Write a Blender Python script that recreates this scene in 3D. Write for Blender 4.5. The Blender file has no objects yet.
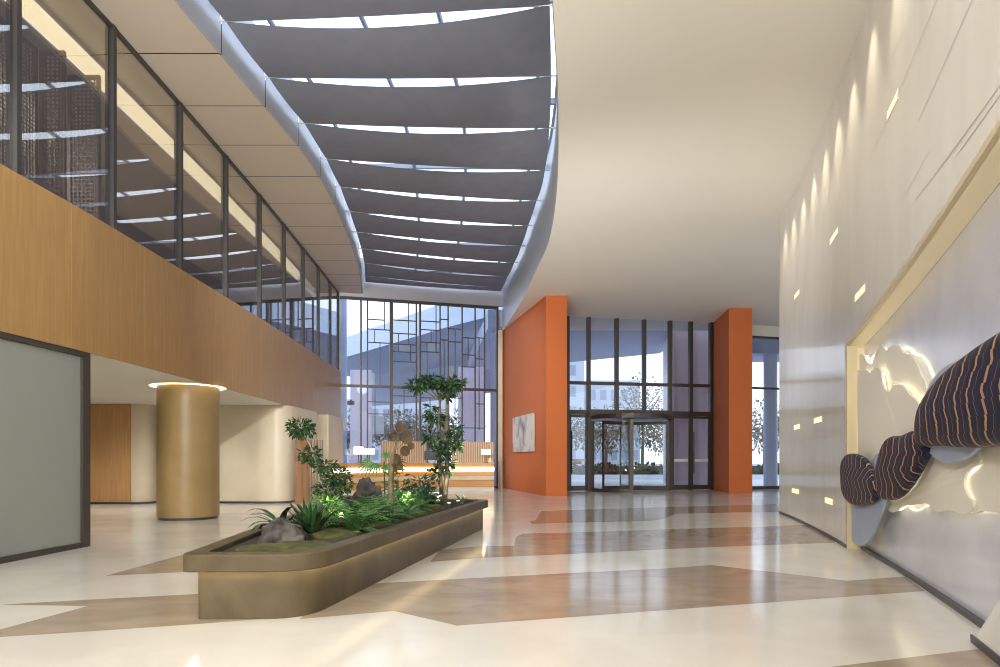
import bpy, math, random
from math import sin, cos, pi, sqrt
random.seed(7)
SC = bpy.context.scene
COL = SC.collection

# ------------------------------------------------------------------ camera, world, exposure
F = 640.0; HZ = 459.0; EYE = 1.2            # focal length and horizon in pixels of a 1000x667 frame, eye height
cam_d = bpy.data.cameras.new('camera'); cam = bpy.data.objects.new('camera', cam_d); COL.objects.link(cam)
cam.location = (0, 0, EYE); cam.rotation_euler = (pi/2, 0, 0)
cam_d.sensor_width = 36; cam_d.lens = F/1000*36; cam_d.shift_y = (HZ-333.5)/1000
cam_d.clip_start = 0.05; cam_d.clip_end = 400
SC.camera = cam
SC.view_settings.view_transform = 'Standard'
try: SC.view_settings.look = 'None'
except Exception: pass
SC.view_settings.exposure = 0.30; SC.view_settings.gamma = 1.0
SC.view_settings.use_curve_mapping = False
SC.cycles.max_bounces = 10; SC.cycles.transparent_max_bounces = 24
SC.cycles.diffuse_bounces = 5; SC.cycles.glossy_bounces = 5; SC.cycles.sample_clamp_indirect = 6.0
SC.cycles.filter_width = 1.05
SC.cycles.caustics_reflective = False; SC.cycles.caustics_refractive = False

w = bpy.data.worlds.new('sky'); SC.world = w; w.use_nodes = True
nt = w.node_tree; nt.nodes.clear()
tc = nt.nodes.new('ShaderNodeTexCoord'); sep = nt.nodes.new('ShaderNodeSeparateXYZ')
ramp = nt.nodes.new('ShaderNodeValToRGB'); bg = nt.nodes.new('ShaderNodeBackground'); out = nt.nodes.new('ShaderNodeOutputWorld')
nt.links.new(tc.outputs['Generated'], sep.inputs[0]); nt.links.new(sep.outputs[2], ramp.inputs[0])
ramp.color_ramp.elements[0].position = 0.0; ramp.color_ramp.elements[0].color = (0.86, 0.90, 0.95, 1)
ramp.color_ramp.elements[1].position = 0.7; ramp.color_ramp.elements[1].color = (0.66, 0.79, 1.0, 1)
nt.links.new(ramp.outputs[0], bg.inputs[0]); nt.links.new(bg.outputs[0], out.inputs[0])
bg.inputs[1].default_value = 1.9

def light(kind, name, loc, energy, color, target=None, **kw):
    d = bpy.data.lights.new(name, kind); d.energy = energy; d.color = color
    for k, v in kw.items(): setattr(d, k, v)
    o = bpy.data.objects.new(name, d); COL.objects.link(o); o.location = loc
    if target is not None:
        from mathutils import Vector
        o.rotation_euler = (Vector(target)-Vector(loc)).to_track_quat('-Z', 'Y').to_euler()
    return o
WARM = (1.0, 0.97, 0.91)
# unseen fill added near the camera for the ceiling, and high over the hall
for x in (-3.0, 1.0): light('SPOT', 'upward_fill', (x, -2.5, 3.4), 3300, WARM, (x+1.8, 15, 7.4), spot_size=2.3, spot_blend=1.0, shadow_soft_size=0.5)
for x, tx in ((-3.6, -4.6), (-1.8, -1.8)): light('SPOT', 'upward_fill', (x, -1.5, 3.4), 1100, WARM, (tx, 12, 8.2), spot_size=0.8, spot_blend=1.0, shadow_soft_size=0.4)
light('AREA', 'upward_fill', (0.0, 0.8, 3.4), 120, WARM, (0.0, 0.9, 7.4), shape='RECTANGLE', size=4, size_y=2.0)
for x, y, e in ((-3.6, 5.0, 125), (0.0, 5.5, 30), (2.2, 4.6, 50), (-2.5, 0.5, 30), (0.2, 0.5, 15)):
    light('SPOT', 'overhead_fill', (x, y, 6.2), e, WARM, (x*0.9, y+3.0, 0), spot_size=2.5, spot_blend=0.7, shadow_soft_size=0.35)
light('SPOT', 'pillar_fill', (-4.75, 15.5, 7.55), 1500, WARM, (0.8, 24.0, 3.4), spot_size=0.75, spot_blend=0.9, shadow_soft_size=0.04)  # added spot without a fixture, brightening the orange pillar's slanted side
for x, y, e, tg in ((-2.0, 6.0, 500, (0.5, 17, 0)), (1.5, 6.0, 500, (3.5, 20, 0)), (-2.6, 6.0, 320, (-3.0, 20, 0)), (0.6, 5.5, 2600, (-6.0, 20, 3.6)), (-2.4, 5.8, 900, (0.6, 23.5, 3.0))):
    light('SPOT', 'overhead_fill', (x, y, 6.3), e, WARM, tg, spot_size=0.75, spot_blend=0.9, shadow_soft_size=0.06)  # added unseen spots for the far floor, wood band and orange pillar

# ------------------------------------------------------------------ materials
MATS = {}
def mat(name, col, rough=0.5, metal=0.0, spec=0.5, emit=None, estr=0.0, coat=0.0):
    m = bpy.data.materials.new(name); m.use_nodes = True
    b = m.node_tree.nodes['Principled BSDF']
    b.inputs['Base Color'].default_value = (*col, 1); b.inputs['Roughness'].default_value = rough
    b.inputs['Metallic'].default_value = metal; b.inputs['Specular IOR Level'].default_value = spec
    b.inputs['Coat Weight'].default_value = coat
    if emit: b.inputs['Emission Color'].default_value = (*emit, 1); b.inputs['Emission Strength'].default_value = estr
    MATS[name] = m; return m
def noisy(name, c1, c2, scale=(1, 1, 1), nscale=5, detail=4, rough=0.5, bump=0.0, coat=0.0, distort=0.0, lo=0.35, hi=0.65, metal=0.0, spec=0.5):
    m = mat(name, c1, rough, metal, spec, coat=coat); n = m.node_tree; b = n.nodes['Principled BSDF']
    t = n.nodes.new('ShaderNodeTexCoord'); mp = n.nodes.new('ShaderNodeMapping'); nz = n.nodes.new('ShaderNodeTexNoise'); r = n.nodes.new('ShaderNodeValToRGB')
    mp.inputs['Scale'].default_value = scale; nz.inputs['Scale'].default_value = nscale; nz.inputs['Detail'].default_value = detail
    nz.inputs['Distortion'].default_value = distort
    r.color_ramp.elements[0].position = lo; r.color_ramp.elements[0].color = (*c1, 1)
    r.color_ramp.elements[1].position = hi; r.color_ramp.elements[1].color = (*c2, 1)
    n.links.new(t.outputs['Object'], mp.inputs[0]); n.links.new(mp.outputs[0], nz.inputs['Vector'])
    n.links.new(nz.outputs[0], r.inputs[0]); n.links.new(r.outputs[0], b.inputs['Base Color'])
    if bump:
        bp = n.nodes.new('ShaderNodeBump'); bp.inputs['Strength'].default_value = bump; bp.inputs['Distance'].default_value = 0.02
        n.links.new(nz.outputs[0], bp.inputs['Height']); n.links.new(bp.outputs[0], b.inputs['Normal'])
    return m
def glass(name, tint, f0=0.06, rough=0.0, power=5.0):
    m = bpy.data.materials.new(name); m.use_nodes = True; n = m.node_tree; n.nodes.clear()
    o = n.nodes.new('ShaderNodeOutputMaterial'); mx = n.nodes.new('ShaderNodeMixShader'); tr = n.nodes.new('ShaderNodeBsdfTransparent'); gl = n.nodes.new('ShaderNodeBsdfGlossy')
    lw = n.nodes.new('ShaderNodeLayerWeight'); lw.inputs[0].default_value = 0.5
    pw = n.nodes.new('ShaderNodeMath'); pw.operation = 'POWER'; pw.inputs[1].default_value = power
    ma = n.nodes.new('ShaderNodeMath'); ma.operation = 'MULTIPLY_ADD'; ma.inputs[1].default_value = 0.9-f0; ma.inputs[2].default_value = f0
    tr.inputs[0].default_value = (*tint, 1); gl.inputs[0].default_value = (1, 1, 1, 1); gl.inputs['Roughness'].default_value = rough
    n.links.new(lw.outputs['Facing'], pw.inputs[0]); n.links.new(pw.outputs[0], ma.inputs[0]); n.links.new(ma.outputs[0], mx.inputs[0])
    n.links.new(tr.outputs[0], mx.inputs[1]); n.links.new(gl.outputs[0], mx.inputs[2]); n.links.new(mx.outputs[0], o.inputs[0])
    MATS[name] = m; return m
def emit(name, col, s):
    return mat(name, (0.8, 0.75, 0.65), 0.5, emit=col, estr=s)

noisy('cream_marble', (0.65, 0.617, 0.555), (0.72, 0.69, 0.63), nscale=1.3, detail=8, rough=0.13, distort=0.6, spec=0.22)
noisy('taupe_marble', (0.33, 0.265, 0.20), (0.42, 0.345, 0.265), scale=(1, 1.6, 1), nscale=1.6, detail=8, rough=0.13, distort=0.8, spec=0.22)
mat('ceiling_paint', (0.80, 0.775, 0.71), 0.7, spec=0.2)
mat('soffit_panel', (0.60, 0.525, 0.43), 0.45)
mat('joint_dark', (0.05, 0.045, 0.04), 0.6)
mat('groove_grey', (0.30, 0.28, 0.26), 0.5)
mat('rim_metal', (0.50, 0.51, 0.56), 0.35, metal=0.3)
noisy('blind_fabric', (0.195, 0.21, 0.265), (0.215, 0.23, 0.285), nscale=3, rough=0.8)
mat('steel', (0.45, 0.48, 0.53), 0.4, metal=0.4)
noisy('wood_veneer', (0.35, 0.205, 0.075), (0.42, 0.255, 0.10), scale=(6, 6, 0.35), nscale=4, detail=6, rough=0.32)
noisy('wood_panel', (0.42, 0.23, 0.10), (0.50, 0.29, 0.13), scale=(6, 6, 0.35), nscale=4, detail=6, rough=0.35)
noisy('slat_wood', (0.40, 0.21, 0.10), (0.52, 0.30, 0.16), scale=(8, 8, 0.3), nscale=4, rough=0.4)
noisy('desk_wood', (0.55, 0.26, 0.06), (0.63, 0.32, 0.09), scale=(0.4, 0.4, 8), nscale=3, rough=0.3)
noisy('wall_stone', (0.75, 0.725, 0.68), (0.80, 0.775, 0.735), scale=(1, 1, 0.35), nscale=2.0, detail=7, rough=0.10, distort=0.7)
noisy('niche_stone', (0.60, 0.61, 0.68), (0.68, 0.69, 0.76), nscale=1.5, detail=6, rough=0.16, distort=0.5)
noisy('pale_stone', (0.61, 0.53, 0.40), (0.67, 0.59, 0.46), nscale=1.2, detail=6, rough=0.35)
noisy('column_stone', (0.30, 0.205, 0.085), (0.34, 0.235, 0.10), nscale=2.0, detail=6, rough=0.4)
noisy('planter_stone', (0.080, 0.059, 0.033), (0.118, 0.090, 0.052), scale=(1, 1, 0.6), nscale=3.0, detail=8, rough=0.42, distort=0.8, spec=0.3)
mat('orange_paint', (0.56, 0.155, 0.05), 0.55, spec=0.08)
mat('bronze_frame', (0.062, 0.052, 0.045), 0.4, metal=0.2)
mat('dark_frame', (0.045, 0.042, 0.045), 0.4)
mat('grey_mullion', (0.065, 0.06, 0.062), 0.4)
mat('gold_trim', (0.68, 0.58, 0.38), 0.35, metal=0.1)
mat('cream_plate', (0.80, 0.765, 0.67), 0.5)
mat('blue_grey_plate', (0.35, 0.41, 0.54), 0.4)
mat('baseboard', (0.06, 0.055, 0.06), 0.4)
mat('gallery_brown', (0.20, 0.165, 0.145), 0.6)
mat('gallery_ceiling', (0.50, 0.46, 0.36), 0.6)
mat('screen_brown', (0.24, 0.19, 0.155), 0.5)
mat('black_door', (0.035, 0.028, 0.025), 0.5)
mat('white_paint', (0.80, 0.79, 0.76), 0.6)
glass('clear_glass', (0.90, 0.93, 0.95), 0.05)
glass('facade_glass', (0.86, 0.90, 0.96), 0.05)
glass('gallery_glass', (0.76, 0.75, 0.75), 0.17, power=3.0)
mat('tinted_pane', (0.66, 0.77, 0.90), 0.2)
emit('led_warm', (1.0, 0.87, 0.57), 30.0)
mat('niche_glow', (0.68, 0.58, 0.38), 0.5, emit=(1.0, 0.85, 0.58), estr=0.12)  # jamb strip, and the soffit's lit look put in as a glow
emit('led_plate', (1.0, 0.89, 0.64), 6.5)
emit('led_ring', (1.0, 0.84, 0.55), 2.0)
emit('led_cove', (1.0, 0.87, 0.54), 1.7)
emit('led_slot', (1.0, 0.80, 0.42), 0.75)
emit('led_desk', (1.0, 0.88, 0.65), 3.0)
emit('lamp_glow', (1.0, 0.88, 0.68), 2.2)
emit('spot_glow', (1.0, 0.92, 0.75), 3.5)
noisy('leaf_dark', (0.017, 0.050, 0.016), (0.042, 0.10, 0.03), nscale=9, rough=0.4)
noisy('leaf_mid', (0.034, 0.10, 0.022), (0.085, 0.19, 0.045), nscale=9, rough=0.45)
noisy('leaf_bright', (0.05, 0.15, 0.025), (0.12, 0.27, 0.05), nscale=9, rough=0.45)
noisy('leaf_teal', (0.02, 0.07, 0.04), (0.05, 0.13, 0.07), nscale=9, rough=0.4)
noisy('leaf_brown', (0.045, 0.024, 0.006), (0.085, 0.048, 0.014), nscale=9, rough=0.7)
noisy('bark', (0.10, 0.075, 0.045), (0.22, 0.17, 0.11), nscale=14, rough=0.8, bump=0.5)
noisy('pale_bark', (0.28, 0.25, 0.20), (0.42, 0.38, 0.31), nscale=14, rough=0.8, bump=0.5)
noisy('rock_grey', (0.03, 0.027, 0.024), (0.12, 0.11, 0.10), nscale=7, detail=10, rough=0.85, bump=0.8)
noisy('soil', (0.018, 0.013, 0.009), (0.05, 0.037, 0.025), nscale=22, rough=0.95, bump=0.6)
noisy('moss', (0.030, 0.036, 0.008), (0.085, 0.08, 0.016), nscale=14, rough=0.95, bump=0.6)
noisy('asphalt', (0.42, 0.42, 0.43), (0.48, 0.48, 0.49), nscale=0.6, rough=0.9)
mat('paving', (0.62, 0.60, 0.57), 0.9)
mat('canopy_metal', (0.36, 0.40, 0.54), 0.5)
mat('canopy_edge', (0.55, 0.62, 0.74), 0.5)
mat('mauve_panel', (0.82, 0.73, 0.84), 0.5)
mat('blue_panel', (0.46, 0.52, 0.74), 0.5)
noisy('hedge_leaf', (0.05, 0.055, 0.03), (0.12, 0.11, 0.06), nscale=3, rough=0.9)
noisy('tree_leaf', (0.20, 0.175, 0.12), (0.33, 0.285, 0.20), nscale=2, rough=0.9)
mat('far_building', (0.50, 0.53, 0.58), 0.8)
mat('far_window', (0.28, 0.32, 0.38), 0.4)

def frosted():
    m = mat('frosted_glass', (0.42, 0.47, 0.42), 0.12); n = m.node_tree; b = n.nodes['Principled BSDF']
    b.inputs['Base Color'].default_value = (0.52, 0.56, 0.52, 1)
    b.inputs['Transmission Weight'].default_value = 0.5; b.inputs['Roughness'].default_value = 0.38; b.inputs['IOR'].default_value = 1.25
    b.inputs['Coat Weight'].default_value = 0.6; b.inputs['Coat Roughness'].default_value = 0.03
frosted()
def stripes(name, freq, zig):
    m = mat(name, (0.02, 0.025, 0.06), 0.5); n = m.node_tree; b = n.nodes['Principled BSDF']; b.inputs['Specular IOR Level'].default_value = 0.2
    def M(op, a, bb=None, c=None):
        x = n.nodes.new('ShaderNodeMath'); x.operation = op
        for i, v in enumerate((a, bb, c)):
            if v is None: continue
            if isinstance(v, (int, float)): x.inputs[i].default_value = v
            else: n.links.new(v, x.inputs[i])
        return x.outputs[0]
    t = n.nodes.new('ShaderNodeTexCoord'); s = n.nodes.new('ShaderNodeSeparateXYZ'); n.links.new(t.outputs['Object'], s.inputs[0])
    nz = n.nodes.new('ShaderNodeTexNoise'); nz.inputs['Scale'].default_value = 3.0; nz.inputs['Detail'].default_value = 0; n.links.new(t.outputs['Object'], nz.inputs['Vector'])
    z = M('PINGPONG', M('MULTIPLY', s.outputs[2], 1.0), 0.16)
    u = M('ADD', M('MULTIPLY', s.outputs[1], 1.0), M('MULTIPLY', z, zig)); u = M('ADD', u, M('MULTIPLY', M('SNAP', s.outputs[2], 0.09), 0.25))
    u = M('ADD', u, M('MULTIPLY', nz.outputs[0], 0.10))
    fr = M('FRACT', M('MULTIPLY', u, freq))
    r = n.nodes.new('ShaderNodeValToRGB'); r.color_ramp.interpolation = 'CONSTANT'
    e = r.color_ramp.elements; e[0].position = 0; e[0].color = (0.42, 0.24, 0.11, 1); e[1].position = 0.13; e[1].color = (0.005, 0.008, 0.034, 1)
    for p, c in ((0.40, (0.022, 0.022, 0.035)), (0.46, (0.005, 0.008, 0.034)), (0.56, (0.20, 0.12, 0.07)), (0.60, (0.005, 0.008, 0.034)), (0.78, (0.02, 0.022, 0.045)), (0.84, (0.005, 0.008, 0.034))):
        k = e.new(p); k.color = (*c, 1)
    n.links.new(fr, r.inputs[0]); n.links.new(r.outputs[0], b.inputs['Base Color'])
stripes('striped_layers_wide', 4.2, 0.55); stripes('striped_layers_mid', 4.8, 1.0); stripes('striped_layers_fine', 5.4, 1.3)

# ------------------------------------------------------------------ mesh helpers
class MB:
    def __init__(s): s.v = []; s.f = []; s.m = []
    def poly(s, pts, mi=0):
        b = len(s.v); s.v += [tuple(p) for p in pts]; s.f.append(tuple(range(b, b+len(pts)))); s.m.append(mi)
    def grid(s, rows, mi=0, close_u=False, close_v=False):
        b = len(s.v); nr = len(rows); nc = len(rows[0])
        for r in rows: s.v += [tuple(p) for p in r]
        for i in range(nr if close_v else nr-1):
            for j in range(nc if close_u else nc-1):
                s.f.append((b+i*nc+j, b+i*nc+(j+1) % nc, b+((i+1) % nr)*nc+(j+1) % nc, b+((i+1) % nr)*nc+j)); s.m.append(mi)
    def prism(s, pl, z0, z1, mi=0, cap=True):
        n = len(pl); b = len(s.v)
        s.v += [(x, y, z0) for x, y in pl]+[(x, y, z1) for x, y in pl]
        for i in range(n):
            j = (i+1) % n; s.f.append((b+i, b+j, b+n+j, b+n+i)); s.m.append(mi)
        if cap:
            s.f.append(tuple(range(b+n-1, b-1, -1))); s.m.append(mi); s.f.append(tuple(range(b+n, b+2*n))); s.m.append(mi)
    def ring(s, po, pi_, z0, z1, mi=0):
        n = len(po)
        rows = [[(x, y, z0) for x, y in po], [(x, y, z1) for x, y in po], [(x, y, z1) for x, y in pi_], [(x, y, z0) for x, y in pi_]]
        s.grid(rows, mi, close_u=True, close_v=True)
    def bar(s, a, b, wx, wz, mi=0):
        """box between plan points a, b (2D), width wx across, z range wz"""
        dx, dy = b[0]-a[0], b[1]-a[1]; L = sqrt(dx*dx+dy*dy) or 1; nx, ny = -dy/L*wx/2, dx/L*wx/2
        s.prism([(a[0]+nx, a[1]+ny), (a[0]-nx, a[1]-ny), (b[0]-nx, b[1]-ny), (b[0]+nx, b[1]+ny)], wz[0], wz[1], mi)
    def box(s, c, d, mi=0, rz=0.0):
        x, y, z = d[0]/2, d[1]/2, d[2]/2; ca, sa = cos(rz), sin(rz)
        s.prism([(c[0]+px*ca-py*sa, c[1]+px*sa+py*ca) for px, py in ((-x, -y), (x, -y), (x, y), (-x, y))], c[2]-z, c[2]+z, mi)
    def tube(s, path, rad, n=8, mi=0):
        from mathutils import Vector
        P = [Vector(p) for p in path]; R = rad if isinstance(rad, (list, tuple)) else [rad]*len(P); rows = []
        for i, p in enumerate(P):
            t = (P[min(i+1, len(P)-1)]-P[max(i-1, 0)]).normalized()
            a = t.cross(Vector((0, 0, 1)) if abs(t.z) < 0.9 else Vector((1, 0, 0))).normalized(); b = t.cross(a)
            rows.append([tuple(p+(a*cos(2*pi*k/n)+b*sin(2*pi*k/n))*R[i]) for k in range(n)])
        s.grid(rows, mi, close_u=True); s.poly(rows[0][::-1], mi); s.poly(rows[-1], mi)
    def lathe(s, c, prof, n=32, mi=0):
        rows = [[(c[0]+r*cos(2*pi*k/n), c[1]+r*sin(2*pi*k/n), c[2]+z) for k in range(n)] for r, z in prof]
        s.grid(rows, mi, close_u=True); s.poly(rows[0][::-1], mi); s.poly(rows[-1], mi)
    def build(s, name, mats, parent=None, smooth=False, loc=None):
        if parent is not None:
            r = parent
            while r.parent: r = r.parent
            L = tuple(r.location)
        elif loc is not None: L = loc
        else:
            xs = [p[0] for p in s.v]; ys = [p[1] for p in s.v]; zs = [p[2] for p in s.v]
            L = ((min(xs)+max(xs))/2, (min(ys)+max(ys))/2, min(zs))
        me = bpy.data.meshes.new(name)
        me.from_pydata([(p[0]-L[0], p[1]-L[1], p[2]-L[2]) for p in s.v], [], s.f)
        for mn in (mats if isinstance(mats, (list, tuple)) else [mats]): me.materials.append(MATS[mn])
        me.polygons.foreach_set('material_index', s.m)
        if smooth: me.polygons.foreach_set('use_smooth', [True]*len(s.f))
        me.update()
        o = bpy.data.objects.new(name, me); COL.objects.link(o)
        if parent is not None: o.parent = parent
        else: o.location = L
        return o
def smooth_angle(o, deg=35):
    me = o.data; me.polygons.foreach_set('use_smooth', [True]*len(me.polygons))
    try: me.set_sharp_from_angle(angle=math.radians(deg))
    except Exception: pass
    return o
def recalc(o):
    import bmesh
    b = bmesh.new(); b.from_mesh(o.data); bmesh.ops.remove_doubles(b, verts=b.verts, dist=1e-5); bmesh.ops.recalc_face_normals(b, faces=b.faces); b.to_mesh(o.data); b.free(); return o
def bevel(o, wd=0.01, seg=2):
    m = o.modifiers.new('bevel', 'BEVEL'); m.width = wd; m.segments = seg; m.limit_method = 'ANGLE'; return o
def empty(name, loc, label=None, cat=None, group=None, kind=None):
    o = bpy.data.objects.new(name, None); COL.objects.link(o); o.location = loc; o.empty_display_size = 0.1
    return tag(o, label, cat, group, kind)
def tag(o, label=None, cat=None, group=None, kind=None):
    if label: o['label'] = label
    if cat: o['category'] = cat
    if group: o['group'] = group
    if kind: o['kind'] = kind
    return o
def struct(o): o['kind'] = 'structure'; return o
def copy_tree(o, parent=None):
    c = o.copy(); COL.objects.link(c)
    if parent is not None: c.parent = parent
    for ch in list(o.children): copy_tree(ch, c)
    return c
def at(px, py, Y): return ((px-500)*Y/F, Y, EYE-(py-HZ)*Y/F)
def gnd(px, py, z=0.0):
    Y = F*(EYE-z)/(py-HZ); return ((px-500)*Y/F, Y, z)
def interp(tab, x):
    if x <= tab[0][0]: (x0, y0), (x1, y1) = tab[0], tab[1]
    elif x >= tab[-1][0]: (x0, y0), (x1, y1) = tab[-2], tab[-1]
    else:
        for i in range(len(tab)-1):
            if tab[i][0] <= x <= tab[i+1][0]:
                # Catmull-Rom through the table
                (x0, y0), (x1, y1) = tab[i], tab[i+1]
                m0 = (tab[i+1][1]-tab[i-1][1])/(tab[i+1][0]-tab[i-1][0]) if i > 0 else (y1-y0)/(x1-x0)
                m1 = (tab[i+2][1]-y0)/(tab[i+2][0]-x0) if i+2 < len(tab) else (y1-y0)/(x1-x0)
                h = x1-x0; t = (x-x0)/h
                return (2*t**3-3*t**2+1)*y0+(t**3-2*t**2+t)*h*m0+(-2*t**3+3*t**2)*y1+(t**3-t**2)*h*m1
    return y0+(y1-y0)*(x-x0)/(x1-x0)
def frange(a, b, n): return [a+(b-a)*i/n for i in range(n+1)]
def rounded(poly, rads, n=6):
    out = []; N = len(poly)
    for i, p in enumerate(poly):
        r = rads[i] if isinstance(rads, (list, tuple)) else rads
        a = poly[i-1]; b = poly[(i+1) % N]
        if r <= 0: out.append(p); continue
        ua = ((a[0]-p[0]), (a[1]-p[1])); la = sqrt(ua[0]**2+ua[1]**2); ub = ((b[0]-p[0]), (b[1]-p[1])); lb = sqrt(ub[0]**2+ub[1]**2)
        p0 = (p[0]+ua[0]/la*r, p[1]+ua[1]/la*r); p2 = (p[0]+ub[0]/lb*r, p[1]+ub[1]/lb*r)
        for k in range(n+1):
            t = k/n; out.append(((1-t)**2*p0[0]+2*t*(1-t)*p[0]+t*t*p2[0], (1-t)**2*p0[1]+2*t*(1-t)*p[1]+t*t*p2[1]))
    return out
def inset(poly, d):
    """inward offset of a counter-clockwise polygon"""
    out = []; N = len(poly)
    for i, p in enumerate(poly):
        a = poly[i-1]; b = poly[(i+1) % N]
        e1 = (p[0]-a[0], p[1]-a[1]); e2 = (b[0]-p[0], b[1]-p[1]); l1 = sqrt(e1[0]**2+e1[1]**2) or 1; l2 = sqrt(e2[0]**2+e2[1]**2) or 1
        n1 = (-e1[1]/l1, e1[0]/l1); n2 = (-e2[1]/l2, e2[0]/l2); nx, ny = n1[0]+n2[0], n1[1]+n2[1]; l = nx*nx+ny*ny
        k = 2*d/max(l, 0.5); out.append((p[0]+nx*k, p[1]+ny*k))
    return out

# ------------------------------------------------------------------ plan of the building
def f_right(Y):                        # face of the right-hand stone wall: a shallow curve
    Y = max(Y, -1.0); return 1.32+0.457*Y-0.008*Y*Y
def df_right(Y): return 0.457-0.016*max(Y, -1.0)
WALL_END = 14.2
BAND = [(-6, -6.0), (0, -5.85), (7.3, -5.70), (8.83, -5.64), (12.2, -5.68), (15.5, -5.74), (17.5, -5.81), (21.2, -5.96), (24.6, -6.12)]
def f_left(Y): return interp(BAND, Y)
RIM = [(-6, -1.6), (0, -0.5), (4, 0.2), (7.39, 0.61), (9.45, 0.86), (12.6, 1.12), (15.5, 1.19), (17.8, 1.03), (21.5, 0.72), (26.3, 0.12)]
LRIM = [(-6, -5.5), (2, -5.2), (6, -4.85), (8.92, -4.53), (9.94, -4.43), (11.5, -4.28), (13.7, -4.09), (16.8, -4.2), (21.7, -4.76), (24.75, -5.33)]
Z_LOW, Z_BAND, Z_SOF, Z_SKY, Z_MAIN = 2.66, 4.57, 7.6, 8.08, 6.5
CL, CR = (-6.26, 24.6), (-0.10, 26.4)          # curtain wall
DL, DR = (2.45, 23.8), (8.25, 24.9)            # entrance glazing
def on_line(px, A, B):
    """plan point of the vertical plane A-B seen at picture column px"""
    k = (px-500)/F; dx, dy = B[0]-A[0], B[1]-A[1]
    t = (k*A[1]-A[0])/(dx-k*dy); return (A[0]+dx*t, A[1]+dy*t)
def zof(py, Y): return EYE-(py-HZ)*Y/F

# floor: cream marble with taupe marble bands laid into it
fl = MB()
fl.poly([(-15, -6, 0), (16, -6, 0), (16, 27.5, 0), (-15, 27.5, 0)], 0)
bands = [
    [(300, 619), (394, 611), (457, 625.6), (820, 598.7), (925, 591), (905, 576.5), (847, 580.7), (830, 578.6), (711, 565), (660, 568.7), (570, 573), (480, 577.7), (401, 582), (330, 586)],
    [(430, 562), (480, 558), (570, 554), (660, 549.4), (716.6, 547), (835, 542.6), (815, 524.3), (767, 526.4), (716.6, 527.8), (660, 529.6), (568, 532.7), (523, 533.6), (516, 537), (514, 546), (480, 546), (440, 550)],
    [(532, 523.7), (600, 522), (650, 521), (664, 519), (675, 514), (752, 512), (792, 511.5), (780, 504), (751, 505), (650, 507.5), (600, 509), (541, 511), (536, 520), (529.5, 521)],
    [(105.6, 575.8), (196, 571.5), (240, 565), (240, 540), (163, 560)],
    [(-40, 640), (0, 637), (88, 631.5), (201, 623.8), (300, 616), (300, 588), (196, 594), (88, 599.6), (0, 604.7), (88, 606)],
    [(700, 684), (834, 666.5), (978, 649), (1010, 645), (1050, 690), (800, 720)],
]
for bnd in bands: fl.poly([gnd(x, y, 0.0008)[:2]+(0.0008,) for x, y in bnd], 1)
floor = struct(fl.build('floor', ['cream_marble', 'taupe_marble'], loc=(0, 0, 0)))

# main white ceiling with the curved edge of the skylight opening
Ys = frange(-6, 26.4, 54)
m = MB()
m.grid([[(interp(RIM, y), y, Z_MAIN), (16, y, Z_MAIN)] for y in Ys])
m.grid([[(interp(RIM, y), y, Z_SKY+0.9), (16, y, Z_SKY+0.9)] for y in Ys])
struct(smooth_angle(m.build('ceiling', 'ceiling_paint', loc=(0, 0, 0))))
m = MB()
m.grid([[(interp(RIM, y), y, Z_MAIN-0.002), (interp(RIM, y)-0.012, y, Z_MAIN+0.02), (interp(RIM, y)-0.012, y, Z_SKY), (interp(RIM, y)+0.06, y, Z_SKY+0.9)] for y in Ys])
struct(smooth_angle(m.build('trim_1', 'rim_metal', loc=(0, 0, 0)), 50))
# left soffit between the gallery glazing and the skylight, in panels with dark joints
joints = [-4.7, -3.2, -1.7, -0.2, 1.3, 2.8, 4.3, 5.8, 7.2, 8.65, 10.1, 11.6, 13.05, 14.5, 16.05, 17.6, 19.1, 20.65, 22.2, 23.6, 24.9]
m = MB(); mj = MB()
ys = frange(-6, 24.95, 60)
mj.grid([[(f_left(y)-0.3, y, Z_SOF+0.02), (interp(LRIM, y)+0.0, y, Z_SOF+0.02)] for y in ys])
mj.grid([[(interp(LRIM, y)+0.01, y, Z_SOF+0.01), (interp(LRIM, y)+0.01, y, Z_SKY)] for y in ys])
for a, b in zip(joints[:-1], joints[1:]):
    yy = frange(a+0.012, b-0.012, 4)
    m.grid([[(f_left(y)-0.3, y, Z_SOF), (interp(LRIM, y)-0.02, y, Z_SOF)] for y in yy], 0)
    m.grid([[(interp(LRIM, y)+0.02, y, Z_SOF-0.01), (interp(LRIM, y)+0.02, y, Z_SKY), (interp(LRIM, y)-0.10, y, Z_SKY+0.9)] for y in yy], 1)
    m.grid([[(interp(LRIM, y)-0.008, y, Z_SOF-0.01), (interp(LRIM, y)+0.02, y, Z_SOF-0.01)] for y in yy], 1)
s1 = struct(m.build('ceiling', ['soffit_panel', 'rim_metal'], loc=(0, 0, 0)))
s2 = mj.build('panel_joint', 'joint_dark', s1)
# roof over the near hall (out of frame) and header over the curtain wall
m = MB(); m.grid([[(-5.8, y, Z_SKY+0.9), (1.5, y, Z_SKY+0.9)] for y in (-6, 6.4)])
m.poly([(-5.8, 6.4, Z_SKY), (1.5, 6.4, Z_SKY), (1.5, 6.4, Z_SKY+0.9), (-5.8, 6.4, Z_SKY+0.9)])
m.poly([(-5.8, -6, Z_SKY), (1.5, -6, Z_SKY), (1.5, 6.4, Z_SKY), (-5.8, 6.4, Z_SKY)])
struct(m.build('ceiling', 'ceiling_paint', loc=(0, 0, 0)))
m = MB()
m.bar((CL[0]-0.2, CL[1]-0.06), (CR[0]+0.3, CR[1]-0.0), 0.12, (7.47, 9.0))
struct(m.build('trim_2', 'rim_metal'))

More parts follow.
